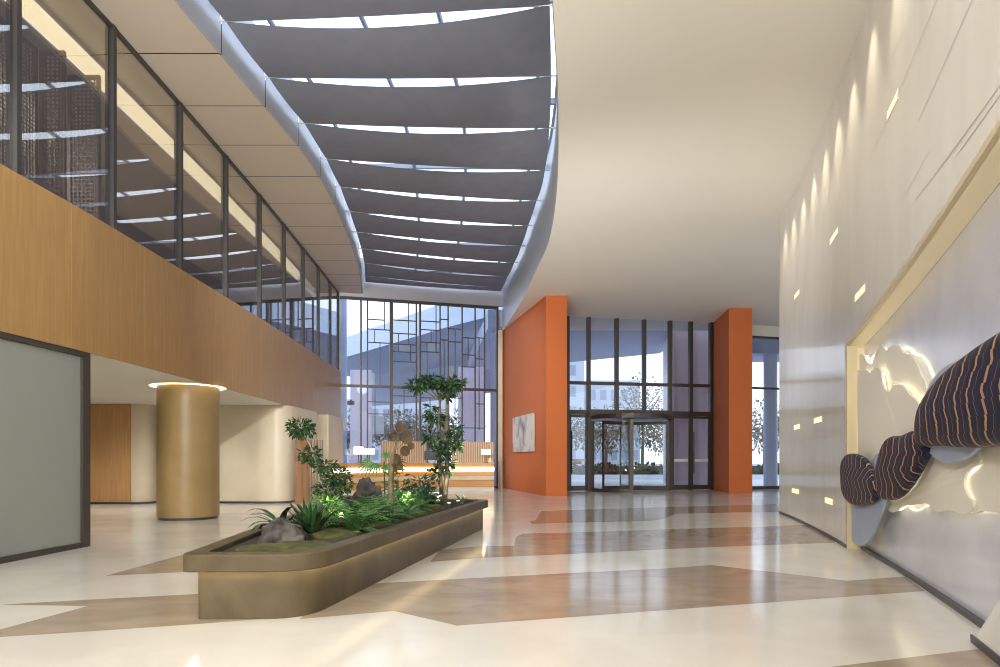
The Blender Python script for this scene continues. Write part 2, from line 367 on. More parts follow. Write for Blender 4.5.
# skylight glazing above the blinds: glass and steel bars
sk = struct(empty('window_1', (0, 0, 0)))
m = MB(); m.grid([[(interp(LRIM, y)-0.1, y, Z_SKY+0.75), (interp(RIM, y)+0.05, y, Z_SKY+0.75)] for y in frange(6.4, 26.3, 30)]); m.build('pane', 'clear_glass', sk)
m = MB()
for t in (0.07, 0.37, 0.62, 0.93):
    P = [(interp(LRIM, y)*(1-t)+interp(RIM, y)*t, y, Z_SKY+0.65) for y in frange(6.4, 26.0, 24)]
    m.tube(P, 0.045, 6)
for k in range(7):
    y = 7.5+3.0*k; m.bar((interp(LRIM, y), y), (interp(RIM, y), y), 0.07, (Z_SKY+0.6, Z_SKY+0.72))
m.build('glazing_bar', 'steel', sk)
# fabric blinds: strips tied at the corners to rods, long edges pulled in
ORD = ['nearest, cut off by the top of the view', 'second', 'third', 'fourth', 'fifth', 'sixth', 'seventh', 'eighth', 'ninth', 'tenth', 'eleventh']
BL_L = [8.45, 10.03, 11.5, 13.06, 14.6, 16.1, 17.7, 19.3, 20.8, 22.35, 23.9, 24.75]
BL_R = [7.85, 9.66, 11.45, 13.26, 15.2, 17.0, 18.8, 20.6, 22.35, 24.06, 25.6, 26.1]
for k in range(11):
    n = 26; rows = []
    l0, l1, r0, r1 = BL_L[k]+0.01, BL_L[k+1]-0.01, BL_R[k]+0.01, BL_R[k+1]-0.01
    for i in range(9):
        v = i/8; row = []
        for j in range(n+1):
            u = j/n; bow = 4*u*(1-u)
            ya, yb = l0+(r0-l0)*u, l1+(r1-l1)*u
            yn = ya+0.26*bow*min(1, (yb-ya)/1.4); yf = yb
            y = yn+(yf-yn)*v
            el, er = l0+(l1-l0)*v, r0+(r1-r0)*v
            a, b = interp(LRIM, el)+0.13, interp(RIM, er)-0.13
            row.append((a+(b-a)*u, y, Z_SKY-0.03-0.035*bow-0.04*4*v*(1-v)))
        rows.append(row)
    nm = 'nearest grey skylight blind, cut off by the top of the view' if k == 0 else 'grey fabric skylight blind, %s from the near end' % ORD[k]
    if k == 10: nm = 'last and narrowest grey skylight blind, next to the glass facade'
    e = empty('skylight_blind', ((rows[0][0][0]+rows[0][-1][0])/2, l0, Z_SKY-0.15), nm, 'blind', 'fabric blinds under the skylight')
    m = MB(); m.grid(rows); m.grid([[(p[0], p[1], p[2]+0.012) for p in r] for r in rows])
    m.build('fabric', 'blind_fabric', e, smooth=True)
    m = MB(); m.tube([(interp(LRIM, l0), l0-0.01, Z_SKY-0.02), (interp(RIM, r0), r0-0.01, Z_SKY-0.02)], 0.016, 6)
    m.build('rod', 'steel', e)

# ------------------------------------------------------------------ left gallery: wood band, upper glazing, upper room
m = MB(); bj = MB()
ys = frange(-6, 24.6, 70)
m.grid([[(f_left(y)-0.03, y, Z_LOW+0.001), (f_left(y), y, Z_LOW), (f_left(y), y, Z_BAND), (f_left(y)-0.6, y, Z_BAND)] for y in ys])
wl = struct(smooth_angle(m.build('wall_left', 'wood_veneer', loc=(0, 0, 0))))
for k in range(16):
    y = -2.0+1.74*k; bj.bar((f_left(y)-0.01, y-0.004), (f_left(y)+0.0015, y-0.004), 0.008, (Z_LOW+0.003, Z_BAND-0.003))
bj.build('panel_joint', 'wood_panel', wl)
gl = struct(empty('window_2', (0, 0, 0)))
mull_y = [-0.5, 1.5, 3.5, 5.6, 7.63, 9.45, 11.5, 13.5, 15.5, 17.45, 19.4, 21.3, 23.1, 24.5]
for y in mull_y:
    m = MB(); wd = 0.22 if y < 9 else 0.17
    m.bar((f_left(y)-0.17, y), (f_left(y)-0.04, y), 0.075, (Z_BAND-0.02, Z_SOF+0.01)); 
    m.build('mullion', 'dark_frame', gl)
for a, b in zip(mull_y[:-1], mull_y[1:]):
    m = MB(); m.bar((f_left(a)-0.09, a+0.037), (f_left(b)-0.09, b-0.037), 0.012, (Z_BAND, Z_SOF)); m.build('pane', 'gallery_glass', gl)
m = MB()
for a, b in zip(mull_y[:-1], mull_y[1:]):
    m.bar((f_left(a)-0.09, a), (f_left(b)-0.09, b), 0.07, (Z_SOF-0.05, Z_SOF+0.01)); m.bar((f_left(a)-0.09, a), (f_left(b)-0.09, b), 0.05, (Z_BAND-0.01, Z_BAND+0.02))
m.build('head_rail', 'dark_frame', gl)
# upper room behind the glass
m = MB(); m.poly([(-12, -6, Z_BAND-0.15), (-5.95, -6, Z_BAND-0.15), (-6.3, 24.5, Z_BAND-0.15), (-12, 24.5, Z_BAND-0.15)]); struct(m.build('floor', 'gallery_brown', loc=(0, 0, 0)))
m = MB()
m.grid([[(f_left(y)-0.25, y, Z_SOF+0.03), (f_left(y)-0.80, y, Z_SOF+0.03)] for y in ys], 0)
m.grid([[(f_left(y)-0.80, y, Z_SOF+0.03), (f_left(y)-0.80, y, Z_SOF-0.06)] for y in ys], 0)
m.grid([[(f_left(y)-0.84, y, Z_SOF-0.40), (-12, y, Z_SOF-0.42)] for y in ys], 0)
struct(m.build('ceiling', 'gallery_ceiling', loc=(0, 0, 0)))
m = MB()
m.grid([[(f_left(y)-0.82, y, Z_SOF-0.05), (f_left(y)-0.82, y, Z_SOF-0.40)] for y in frange(-2, 21.5, 50)])
cv = struct(m.build('trim_3', 'led_cove', loc=(0, 0, 0)))
m = MB(); m.poly([(-9.4, -6, Z_BAND-0.15), (-9.4, 24.5, Z_BAND-0.15), (-9.4, 24.5, Z_SOF), (-9.4, -6, Z_SOF)]); struct(m.build('wall_gallery', 'gallery_brown', loc=(0, 0, 0)))
# lattice screens in the upper room
def lattice(p, q, label):
    z0, ztop = Z_BAND-0.15, Z_SOF-0.41
    e = empty('lattice_screen', ((p[0]+q[0])/2, (p[1]+q[1])/2, z0), label, 'screen', 'lattice screens behind the gallery glass')
    L = sqrt((q[0]-p[0])**2+(q[1]-p[1])**2); an = math.atan2(q[1]-p[1], q[0]-p[0]); lerp = lambda t: (p[0]+(q[0]-p[0])*t, p[1]+(q[1]-p[1])*t)
    m = MB()
    for c in (p, q): m.box((c[0], c[1], (z0+ztop)/2), (0.05, 0.05, ztop-z0), 0, an)
    for z in (z0+0.03, ztop-0.03): m.bar(p, q, 0.045, (z-0.03, z+0.03))
    m.build('frame', 'screen_brown', e)
    m = MB(); n = max(3, int(L/0.06)); k = int((ztop-z0)/0.06)
    for i in range(1, n): c = lerp(i/n); m.box((c[0], c[1], (z0+ztop)/2), (0.018, 0.018, ztop-z0), 0, an)
    for i in range(1, k): z = z0+(ztop-z0)*i/k; m.bar(p, q, 0.014, (z-0.009, z+0.009))
    m.build('lattice', 'screen_brown', e)
lattice((-6.78, 7.9), (-6.77, 9.32), 'long lattice screen running along the gallery behind its first full window')
lattice((-6.73, 9.40), (-6.41, 9.40), 'lattice screen set across the gallery at the end of the long one')
lattice((-6.72, 10.0), (-6.27, 10.0), 'free lattice screen nearest the second gallery mullion')
# uplights at the mullion feet
for i, y in enumerate([7.2, 9.15, 11.2, 13.2, 15.2, 17.15, 19.1]):
    x = f_left(y)-0.24
    e = empty('uplight', (x, y, Z_BAND-0.15), 'small uplight glowing at the foot of the gallery mullion, %s from the near end' % ['first', 'second', 'third', 'fourth', 'fifth', 'sixth', 'seventh'][i], 'uplight', 'uplights along the gallery glass')
    m = MB(); m.lathe((x, y, Z_BAND-0.15), [(0.05, 0), (0.05, 0.12), (0.042, 0.14)], 12); m.build('body', 'steel', e)
    m = MB(); m.lathe((x, y, Z_BAND-0.01), [(0.038, 0.0), (0.03, 0.012)], 12); m.build('lens', 'spot_glow', e)
    light('SPOT', 'uplight_beam', (x, y, Z_BAND+0.02), 14, WARM, (x+0.12, y+0.12, Z_SOF), spot_size=1.0, spot_blend=0.8, shadow_soft_size=0.03)
for y in (4, 8, 12, 16, 20): light('SPOT', 'upper_room_fill', (-8.0, y, 7.16), 650, WARM, (-8.0, y, 4), spot_size=2.7, spot_blend=0.8, shadow_soft_size=0.03)  # added fill spots without fixtures, brightening the upper room
# lower gallery: ceiling and walls
m = MB(); m.grid([[(f_left(y)-0.025, y, Z_LOW), (-15, y, Z_LOW)] for y in ys]); struct(m.build('ceiling', 'ceiling_paint', loc=(0, 0, 0)))
m = MB(); pl = rounded([(-15, 17.0), (-9.38, 17.0), (-9.38, 19.5), (-15, 19.5)], [0, 0.45, 0.3, 0], 8)
m.prism(pl, 0.0, Z_LOW); wa = struct(smooth_angle(m.build('wall_gallery', 'pale_stone')))
m = MB(); m.box((-12.35, 16.985, Z_LOW/2+0.03), (5.1, 0.03, Z_LOW-0.06)); m.build('wood_panel', 'wood_panel', wa)
m = MB(); m.prism(inset(pl, -0.006), 0, 0.055, 0, False); m.build('baseboard', 'baseboard', wa)
m = MB(); pl = rounded([(-9.12, 17.4), (-7.6, 17.35), (-5.72, 17.25), (-5.72, 20.2), (-9.12, 20.2)], [0.1, 0, 0.55, 0.3, 0.1], 8)
m.prism(pl, 0.0, Z_LOW); wb = struct(smooth_angle(m.build('wall_gallery', 'pale_stone')))
m = MB(); m.prism(inset(pl, -0.006), 0, 0.055, 0, False); m.build('baseboard', 'baseboard', wb)
m = MB(); m.prism([(-9.45, 19.2), (-9.05, 19.2), (-9.05, 19.4), (-9.45, 19.4)], 0, Z_LOW); wd_ = struct(m.build('wall_gallery', 'pale_stone'))
d = struct(empty('door_1', (-9.25, 19.17, 0)))
m = MB(); m.box((-9.25, 19.18, 1.03), (0.38, 0.03, 2.06)); m.build('leaf', 'black_door', d)
m = MB(); m.tube([(-9.17, 19.14, 1.0), (-9.17, 19.14, 1.25)], 0.012, 6); m.build('door_handle', 'steel', d)
m = MB(); m.prism([(-15, 24.55), (-6.15, 24.55), (-6.15, 24.75), (-15, 24.75)], 0, Z_SOF+0.5); struct(m.build('wall_back', 'pale_stone'))
m = MB(); m.prism(rounded([(-6.05, 21.0), (-5.62, 21.0), (-5.62, 23.0), (-6.05, 23.0)], 0.05, 3), 0, Z_LOW); struct(m.build('wall_gallery', 'pale_stone'))
# frosted glazing on the near left
d = struct(empty('window_3', (-5.7, 5.0, 0)))
xe, xs = f_left(8.83)-0.02, f_left(1.0)-0.02
m = MB()
def lbar(y0, y1, z0, z1, wx=0.10):
    P = frange(y0, y1, 6)
    for a, b in zip(P[:-1], P[1:]): m.bar((f_left(a)-0.06, a), (f_left(b)-0.06, b), wx, (z0, z1))
lbar(-1, 8.83, 0, 0.07); lbar(-1, 8.83, Z_LOW-0.07, Z_LOW); lbar(8.68, 8.83, 0.07, Z_LOW-0.07)
lbar(-1, -0.9, 0.07, Z_LOW-0.07); m.build('window_frame', 'bronze_frame', d)
m = MB()
P = frange(-0.9, 8.68, 8)
for a, b in zip(P[:-1], P[1:]): m.bar((f_left(a)-0.06, a), (f_left(b)-0.06, b), 0.02, (0.07, Z_LOW-0.07))
m.build('pane', 'frosted_glass', d)
m = MB(); m.prism([(-9.5, 8.85), (-5.80, 8.85), (-5.80, 8.95), (-9.5, 8.95)], 0, Z_LOW); m.prism([(-9.6, -5), (-9.5, -5), (-9.5, 8.95), (-9.6, 8.95)], 0, Z_LOW); struct(m.build('wall_gallery', 'pale_stone'))
# armchair showing as a dark shape through the frosted pane
e = empty('armchair', (-6.25, 7.2, 0), 'armchair seen as a dark blurred shape through the frosted glass', 'armchair')
for nm_, c, dd in (('seat', (-6.25, 7.2, 0.25), (0.8, 0.8, 0.42)), ('backrest', (-6.62, 7.2, 0.46), (0.2, 0.9, 0.72)), ('arm', (-6.2, 6.73, 0.32), (0.85, 0.16, 0.56)), ('arm', (-6.2, 7.67, 0.32), (0.85, 0.16, 0.56))):
    m = MB(); m.box(c, dd); bevel(m.build(nm_, 'screen_brown', e), 0.06, 3)
for sx in (-0.3, 0.3):
    for sy in (-0.35, 0.35): m = MB(); m.box((-6.25+sx, 7.2+sy, 0.02), (0.05, 0.05, 0.04)); m.build('foot', 'black_door', e)
light('AREA', 'office_lamp', (-7.6, 4.5, 2.6), 55, WARM, (-7.6, 4.5, 0), shape='RECTANGLE', size=1.5, size_y=5)
for x, y, e_ in ((-11, 14.5, 120), (-8.6, 15.4, 100), (-7.6, 10.2, 120), (-6.9, 15.2, 105), (-7.0, 22.8, 90)):
    light('SPOT', 'gallery_fill', (x, y, 2.64), e_, WARM, (x, y, 0), spot_size=2.6, spot_blend=0.8, shadow_soft_size=0.02)  # fill spots added to brighten the lower gallery, no fixtures modelled

# round column with a lit ring at its head
cx, cy = -6.30, 12.95
e = empty('column', (cx, cy, 0), 'round pale stone column with a glowing ring where it meets the ceiling', 'column', kind='structure')
m = MB(); m.lathe((cx, cy, 0.05), [(0.575, 0), (0.575, Z_LOW-0.05)], 48); smooth_angle(m.build('shaft', 'column_stone', e))
m = MB(); m.lathe((cx, cy, 0.0), [(0.55, 0), (0.55, 0.05)], 48); smooth_angle(m.build('base', 'baseboard', e))
m = MB()
po = [(cx+0.70*cos(2*pi*k/48), cy+0.70*sin(2*pi*k/48)) for k in range(48)]; pin = [(cx+0.575*cos(2*pi*k/48), cy+0.575*sin(2*pi*k/48)) for k in range(48)]
m.ring(po, pin, Z_LOW-0.012, Z_LOW-0.002); m.build('light_ring', 'led_ring', e)
# slatted screen behind the planter
m = MB()
N = 15
for i in range(N):
    t = i/(N-1); x = -5.63+0.36*t; y = 17.62-0.12*sin(pi*t*0.9)
    m.box((x, y, 0.87), (0.012, 0.06, 1.74), 0, 0)
for i in range(5):
    t = i/4; m.box((-5.22+0.27*t, 17.7+0.15*t, 0.87), (0.03, 0.05, 1.74), 1 if i % 2 == 0 else 0)
m.bar((-5.63, 17.665), (-5.25, 17.645), 0.02, (0.0, 1.72), 1); m.bar((-5.63, 17.65), (-4.94, 17.87), 0.05, (0, 0.04))
tag(m.build('slatted_screen', ['slat_wood', 'screen_brown']), 'curved screen of upright wooden slats past the pale gallery wall', 'screen')

# ------------------------------------------------------------------ right wall with the art niche
def surf(Y, z, h=0.0, off=0.0):
    """point off the right wall: off = depth behind its face, h = distance in front of that"""
    d = df_right(Y); l = sqrt(1+d*d); k = h-off
    return (f_right(Y)-k/l, Y+k*d/l, z)
def wall_hit(px, py, off=0.0):
    """Y, z where the ray of a picture point meets the wall surface offset by off"""
    k = (px-500)/F; lo, hi = 0.6, 30.0
    g = lambda Y: f_right(Y)+off*sqrt(1+df_right(Y)**2)-k*Y
    for _ in range(60):
        mid = (lo+hi)/2
        if g(mid) > 0: lo = mid
        else: hi = mid
    Y = (lo+hi)/2; return Y, zof(py, Y)
NY1 = wall_hit(847, 500)[0]                    # far jamb of the niche
ND = 0.22
def niche_top(Y): return 2.72+(NY1-Y)*0.085
def niche_near(Y): return 0 if Y >= 4.2 else (4.2-Y)*0.82   # sloping near edge
m = MB()
far = frange(NY1, WALL_END, 14)
m.grid([[surf(y, z) for z in (0.0, 2.0, 4.5, Z_MAIN)] for y in far])
near = frange(1.6, NY1, 26)
m.grid([[surf(y, niche_top(y)), surf(y, 4.5), surf(y, Z_MAIN)] for y in near])
low = frange(1.6, 4.2, 8)
m.grid([[surf(y, 0), surf(y, min(niche_near(y), niche_top(y)))] for y in low])
m.grid([[surf(y, 0), surf(y, 3.0), surf(y, Z_MAIN)] for y in frange(-6, 1.6, 8)])
# end return and back face of the wall
p = surf(WALL_END, 0); q = surf(WALL_END, 0, 0, 0.5)
m.poly([p, q, q[:2]+(Z_MAIN,), p[:2]+(Z_MAIN,)])
m.grid([[surf(y, z, 0, 0.5) for z in (0.0, Z_MAIN)] for y in frange(-6, WALL_END, 20)])
# sloping near jamb
m.grid([[surf(y, min(niche_near(y), niche_top(y)), 0, o) for o in (0, ND)] for y in low])
wr = struct(smooth_angle(m.build('wall_right', 'wall_stone', loc=(0, 0, 0)), 40))
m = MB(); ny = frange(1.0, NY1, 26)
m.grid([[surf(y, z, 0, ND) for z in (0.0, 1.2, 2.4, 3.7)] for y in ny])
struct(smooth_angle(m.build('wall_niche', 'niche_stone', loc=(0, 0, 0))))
m = MB()
m.grid([[surf(y, niche_top(y), 0.004, 0), surf(y, niche_top(y), 0, 0.02), surf(y, niche_top(y)-0.0, 0, ND)] for y in near])
m.grid([[surf(y, niche_top(y)-0.002, 0.006), surf(y, niche_top(y)+0.05, 0.006)] for y in near])
m.poly([surf(NY1, 0, 0.004, 0), surf(NY1, 0, 0, ND), surf(NY1, niche_top(NY1), 0, ND), surf(NY1, niche_top(NY1), 0.004, 0)])
m.poly([surf(NY1, 0, 0.006), surf(NY1+0.10, 0, 0.006), surf(NY1+0.10, niche_top(NY1)+0.03, 0.006), surf(NY1, niche_top(NY1)+0.03, 0.006)])
tn = struct(m.build('trim_4', 'gold_trim', loc=(0, 0, 0)))
m = MB()
def strip(y0, y1, z0, z1, o0, o1):
    m.grid([[surf(y0, z0, 0, o0), surf(y0, z1, 0, o0)], [surf(y1, z0, 0, o1), surf(y1, z1, 0, o1)]])
strip(NY1-0.012, NY1-0.012, 0.06, niche_top(NY1)-0.04, 0.12, 0.20)
m.grid([[surf(y, niche_top(y)-0.006, 0, 0.03), surf(y, niche_top(y)-0.006, 0, 0.215)] for y in near])  # whole soffit glows, in place of lamp light falling on it
m.build('led_strip', 'niche_glow', tn)
# dark shadow gap at the foot of the wall and of the niche
m = MB()
for a, b in zip(far[:-1], far[1:]): m.bar(surf(a, 0, 0.004)[:2], surf(b, 0, 0.004)[:2], 0.012, (0.0, 0.05))
ny2 = frange(4.25, NY1-0.02, 14)
for a, b in zip(ny2[:-1], ny2[1:]): m.bar(surf(a, 0, 0.03, ND)[:2], surf(b, 0, 0.03, ND)[:2], 0.05, (0.0, 0.035))
for a, b in zip(low[:-1], low[1:]): m.bar(surf(a, 0, 0.004)[:2], surf(b, 0, 0.004)[:2], 0.012, (0.0, 0.05))
struct(m.build('baseboard_right', 'baseboard'))
# fine grooves running along the stone
m = MB()
for p0, p1 in (((940, -8), (867, 165)), ((976, -8), (918, 122)), ((1010, 82), (955, 158)), ((1010, 72), (916, 200)), ((930, 150), (905, 196)), ((905, 30), (885, 72))):
    a = wall_hit(*p0); b = wall_hit(*p1)
    m.grid([[surf(a[0], a[1]-0.003, 0.002), surf(a[0], a[1]+0.003, 0.002)], [surf((a[0]+b[0])/2, (a[1]+b[1])/2-0.003, 0.003), surf((a[0]+b[0])/2, (a[1]+b[1])/2+0.003, 0.003)], [surf(b[0], b[1]-0.003, 0.002), surf(b[0], b[1]+0.003, 0.002)]])
m.build('groove', 'groove_grey', wr)
# lit slots in the stone
slots = [((887, 117), (898, 95), 'small lit slot high on the stone wall, the highest one'), ((830, 244), (838, 229), 'small lit slot on the stone wall, below the highest and nearer the doors'), ((855, 301), (865, 286), 'brightest lit slot, just above the upper corner of the art niche'), ((794.5, 299), (799.5, 290), 'small lit slot near the far end of the stone wall, highest of that end'),
         ((794, 430), (800, 424), 'dim lit slot at mid height near the far end of the stone wall'), ((814, 424), (822, 416), 'bright lit slot at mid height between wall end and niche'), ((792, 494), (799, 488), 'low lit slot nearest the far end of the stone wall'), ((825, 504), (833, 498), 'low lit slot nearest the art niche')]
for (x0, y0), (x1, y1), lab in slots:
    a = wall_hit(x0, (y0+y1)/2); b = wall_hit(x1, (y0+y1)/2); zc = zof((y0+y1)/2, (a[0]+b[0])/2)
    hh = 0.045
    Yc = (a[0]+b[0])/2
    e = empty('wall_slot_light', surf(Yc, zc-hh), lab, 'wall light', 'lit slots in the stone wall')
    m = MB(); m.grid([[surf(y, z, 0.002) for z in (zc-hh, zc+hh)] for y in (b[0], a[0])]); m.build('lens', 'led_slot', e)
    m = MB(); q = [(b[0]-0.01, zc-hh-0.01), (a[0]+0.01, zc-hh-0.01), (a[0]+0.01, zc+hh+0.01), (b[0]-0.01, zc+hh+0.01)]
    m.grid([[surf(y, z, 0.001) for y, z in q], [surf(y, z, 0.006) for y, z in q], [surf(b[0], zc-hh, 0.006), surf(a[0], zc-hh, 0.006), surf(a[0], zc+hh, 0.006), surf(b[0], zc+hh, 0.006)]], close_u=True); m.build('frame', 'wall_stone', e)
# wall washers in the ceiling slot
for i, y in enumerate((6.2, 7.3, 8.3, 9.2, 10.1, 11.0, 11.9, 12.8, 13.6)):
    x = surf(y, 0, 0.34)[0]
    light('SPOT', 'wall_washer', (x, y, Z_MAIN-0.03), 90, (1, 0.86, 0.62), (f_right(y)+0.12, y-0.1, 3.4), spot_size=1.0, spot_blend=1.0, shadow_soft_size=0.03)

# art pieces on the niche wall
def outline_to_wall(pts, off): return [wall_hit(x, y, off) for x, y in pts]
def dense(pts, n=4):
    out = []; N = len(pts)
    for i in range(N):
        p0, p1, p2, p3 = pts[i-1], pts[i], pts[(i+1) % N], pts[(i+2) % N]
        for k in range(n):
            t = k/n
            out.append(tuple(0.5*((2*p1[c])+(-p0[c]+p2[c])*t+(2*p0[c]-5*p1[c]+4*p2[c]-p3[c])*t*t+(-p0[c]+3*p1[c]-3*p2[c]+p3[c])*t**3) for c in (0, 1)))
    return out
def plate(name, pts, off, thick, matn, label, cat, group=None, led=False):
    P = dense(outline_to_wall(pts, off-thick))
    cyy = sum(p[0] for p in P)/len(P); czz = sum(p[1] for p in P)/len(P)
    e = empty(name, surf(cyy, min(p[1] for p in P), 0, off), label, cat, group)
    m = MB()
    fr = [surf(y, z, thick, off) for y, z in P]; bk = [surf(y, z, 0, off) for y, z in P]
    m.poly(fr); m.poly(bk[::-1]); m.grid([fr, bk], close_u=True)
    m.build('panel', matn, e)
    if led:
        g = MB(); Q = [(cyy+(y-cyy)*0.90, czz+(z-czz)*0.90) for y, z in P]
        fr = [surf(y, z, -0.001, off) for y, z in Q]; bk = [surf(y, z, -0.012, off) for y, z in Q]
        g.grid([fr, bk], close_u=True); g.build('led_strip', 'led_plate', e)
    return e
def pod(name, pts, off, thick, matn, label, cat, group=None):
    P = dense(outline_to_wall(pts, off), 5)
    cyy = sum(p[0] for p in P)/len(P); czz = sum(p[1] for p in P)/len(P)
    m = MB(); rows = []
    for i in range(11):
        a = pi/2*i/10; r = cos(a)*0.999+0.001; h = sin(a)
        rows.append([surf(cyy+(y-cyy)*r, czz+(z-czz)*r, thick*(0.25+0.75*h**0.8) if i else 0.0, off) for y, z in P])
    rows.insert(0, [surf(cyy+(y-cyy)*0.96, czz+(z-czz)*0.96, -0.02, off) for y, z in P])
    m.grid(rows, close_u=True); m.poly(rows[-1]); m.poly(rows[0][::-1])
    o = m.build(name, matn); smooth_angle(o, 60); return tag(o, label, cat, group)
PODS = 'striped art pods in the niche'; PL = 'backlit cream wall reliefs in the niche'; BL = 'blue grey wall reliefs in the niche'
plate('wall_relief', [(858, 360), (862, 355), (866, 362), (871, 364), (875, 354), (879.5, 345), (884, 351), (888, 349), (893, 346), (897, 348), (902, 354), (909, 356), (914.5, 364), (919, 375), (924, 387), (926, 420), (905, 440), (870, 440), (857, 400)], 0.165, 0.02, 'cream_plate', 'backlit cream panel with the highest jagged top edge in the niche', 'wall relief', PL, True)
plate('wall_relief', [(857, 376), (859, 372), (863, 370.5), (868.7, 373), (872, 370), (875, 368), (879.5, 369.6), (881, 377), (882.5, 386), (887.5, 392), (893, 386), (902, 386), (909, 395), (918, 404.6), (922, 430), (918, 470), (900, 495), (880, 498), (860, 490), (857.5, 440)], 0.09, 0.02, 'cream_plate', 'large cream panel with a wavy top edge at the far jamb of the niche', 'wall relief', PL, True)
plate('wall_relief', [(925, 455), (935, 459), (947, 462), (962, 457), (976, 451), (977, 463), (968, 469), (963, 476), (962, 486), (966, 496), (971, 502), (968, 511), (960, 513), (947, 510), (935, 511), (926, 503), (915, 504), (902, 506), (892, 512), (886, 508), (889, 500), (905, 494), (918, 480)], 0.135, 0.02, 'cream_plate', 'cream panel with curved sides below the large striped pod', 'wall relief', PL, True)
plate('wall_relief', [(962, 455), (978, 448), (1000, 446), (1060, 440), (1075, 480), (1040, 512), (1008, 505), (996, 512), (980, 510), (966, 512), (960, 490)], 0.17, 0.025, 'cream_plate', 'backlit cream panel cut by the right edge of the view, under the large pod', 'wall relief', PL, True)
plate('wall_relief', [(914, 436), (916, 424), (920, 411), (927, 389), (936, 375), (948, 365), (961, 360), (975, 365), (985, 400), (984, 440), (974, 450), (964, 458), (950, 463), (939, 461), (930, 454)], 0.05, 0.03, 'blue_grey_plate', 'large blue grey rounded panel behind the largest striped pod', 'wall relief', BL)
plate('wall_relief', [(851.5, 500), (851.5, 520), (851.5, 537), (853, 542), (857, 545), (864, 544.5), (871, 536), (877, 520), (883, 503), (880, 490), (860, 488)], 0.05, 0.03, 'blue_grey_plate', 'blue grey tongue-shaped panel hanging below the smallest striped pod', 'wall relief', BL)
plate('wall_relief', [(869, 470), (871, 462), (875, 455), (881, 453), (887, 457), (889, 465), (886, 485), (875, 490)], 0.05, 0.03, 'blue_grey_plate', 'small blue grey panel peeping out between two striped pods', 'wall relief', BL)
pod('art_pod', [(843.5, 478), (843.5, 466), (846, 458), (851, 454), (858, 454), (866, 458), (872, 467), (877, 478), (880, 488), (877, 500), (868, 504.5), (858, 505), (850, 501), (845, 492)], -0.02, 0.09, 'striped_layers_fine', 'smallest striped pod, at the far jamb of the niche', 'art pod', PODS)
pod('art_pod', [(880, 478), (882, 464), (886, 450), (891, 440), (898, 436), (908, 435), (917, 431), (926, 432), (932, 440), (931, 452), (924, 466), (914, 483), (902, 497), (893, 500), (885, 498), (881, 490)], 0.03, 0.12, 'striped_layers_mid', 'middle-sized striped pod between the smallest and the largest', 'art pod', PODS)
pod('art_pod', [(924, 436), (926, 415), (934, 398), (948, 380), (962, 367), (978, 355), (1000, 340), (1040, 318), (1090, 310), (1120, 350), (1100, 410), (1050, 440), (1000, 446), (975, 448), (950, 446), (938, 446), (928, 446)], 0.04, 0.17, 'striped_layers_wide', 'largest navy and tan striped pod, cut by the right edge of the view', 'art pod', PODS)

# ------------------------------------------------------------------ far end: pylons, entrance glazing, curtain wall
m = MB(); PYL = [(1.49, 20.75), (2.17, 20.75), (2.52, 24.1), (0.12, 26.45)]
m.prism(PYL, 0, Z_MAIN); o = struct(m.build('pillar', 'orange_paint')); tag(o, 'orange painted pillar with a wide slanted side, between reception and entrance', 'pillar')
m = MB(); m.prism([(8.05, 22.5), (8.87, 22.5), (9.1, 25.1), (8.29, 24.9)], 0, Z_MAIN); o = struct(m.build('pillar', 'orange_paint')); tag(o, 'orange painted pillar at the stone wall side of the entrance doors', 'pillar')
m = MB(); m.prism([(-0.08, 26.30), (0.10, 26.25), (0.16, 26.45), (-0.08, 26.6)], 0, Z_MAIN); struct(m.build('wall_pier', 'pale_stone'))
# picture on the slanted side
def onpyl(t, h): 
    x, y = 1.49-1.37*t, 20.75+5.70*t; return (x-h*0.972, y-h*0.234)
e = empty('picture', (*onpyl(0.45, 0), 1.42), 'grey abstract picture hung on the slanted side of the orange pillar', 'picture')
m = MB(); a, b = onpyl(0.21, 0.025), onpyl(0.67, 0.025); m.bar(a, b, 0.045, (1.48, 2.76)); m.build('stretcher', 'white_paint', e)
noisy('picture_ink', (0.16, 0.15, 0.17), (0.66, 0.61, 0.58), scale=(0.5, 0.5, 0.45), nscale=3.2, detail=4, rough=0.6, distort=0.3, lo=0.30, hi=0.55)
m = MB(); a, b = onpyl(0.20, 0.06), onpyl(0.68, 0.06); m.bar(a, b, 0.03, (1.46, 2.78)); m.build('canvas', 'picture_ink', e)

def vbar(M, px, A, B, z0, z1, wpx, dep=0.14):
    p = on_line(px-wpx/2, A, B); q = on_line(px+wpx/2, A, B); M.bar(p, q, dep, (z0, z1))
def hbar(M, px0, px1, A, B, z0, z1, dep=0.10): M.bar(on_line(px0, A, B), on_line(px1, A, B), dep, (z0, z1))
def pane(px0, px1, A, B, z0, z1, parent, mt='facade_glass'):
    m = MB(); m.bar(on_line(px0, A, B), on_line(px1, A, B), 0.012, (z0, z1)); return m.build('pane', mt, parent)
# entrance glazing
eg = struct(empty('window_4', (5.3, 24.3, 0)))
ZT1, ZT0, ZD1, ZD0 = 4.10, 3.98, 3.03, 2.86
cols = [567.5, 588.5, 616.5, 644, 670, 690.5, 711]
for px in cols:
    m = MB(); vbar(m, px, DL, DR, ZD1 if px in (616.5, 644) else 0, Z_MAIN, 3.3, 0.16); m.build('mullion', 'bronze_frame', eg)
m = MB(); hbar(m, 566, 712, DL, DR, ZT0, ZT1); m.build('transom', 'bronze_frame', eg)
m = MB(); hbar(m, 566, 712, DL, DR, ZD0, ZD1, 0.16); m.build('transom', 'bronze_frame', eg)
for a, b in zip(cols[:-1], cols[1:]):
    pane(a+1.5, b-1.5, DL, DR, ZT1, Z_MAIN, eg); pane(a+1.5, b-1.5, DL, DR, ZD1, ZT0, eg)
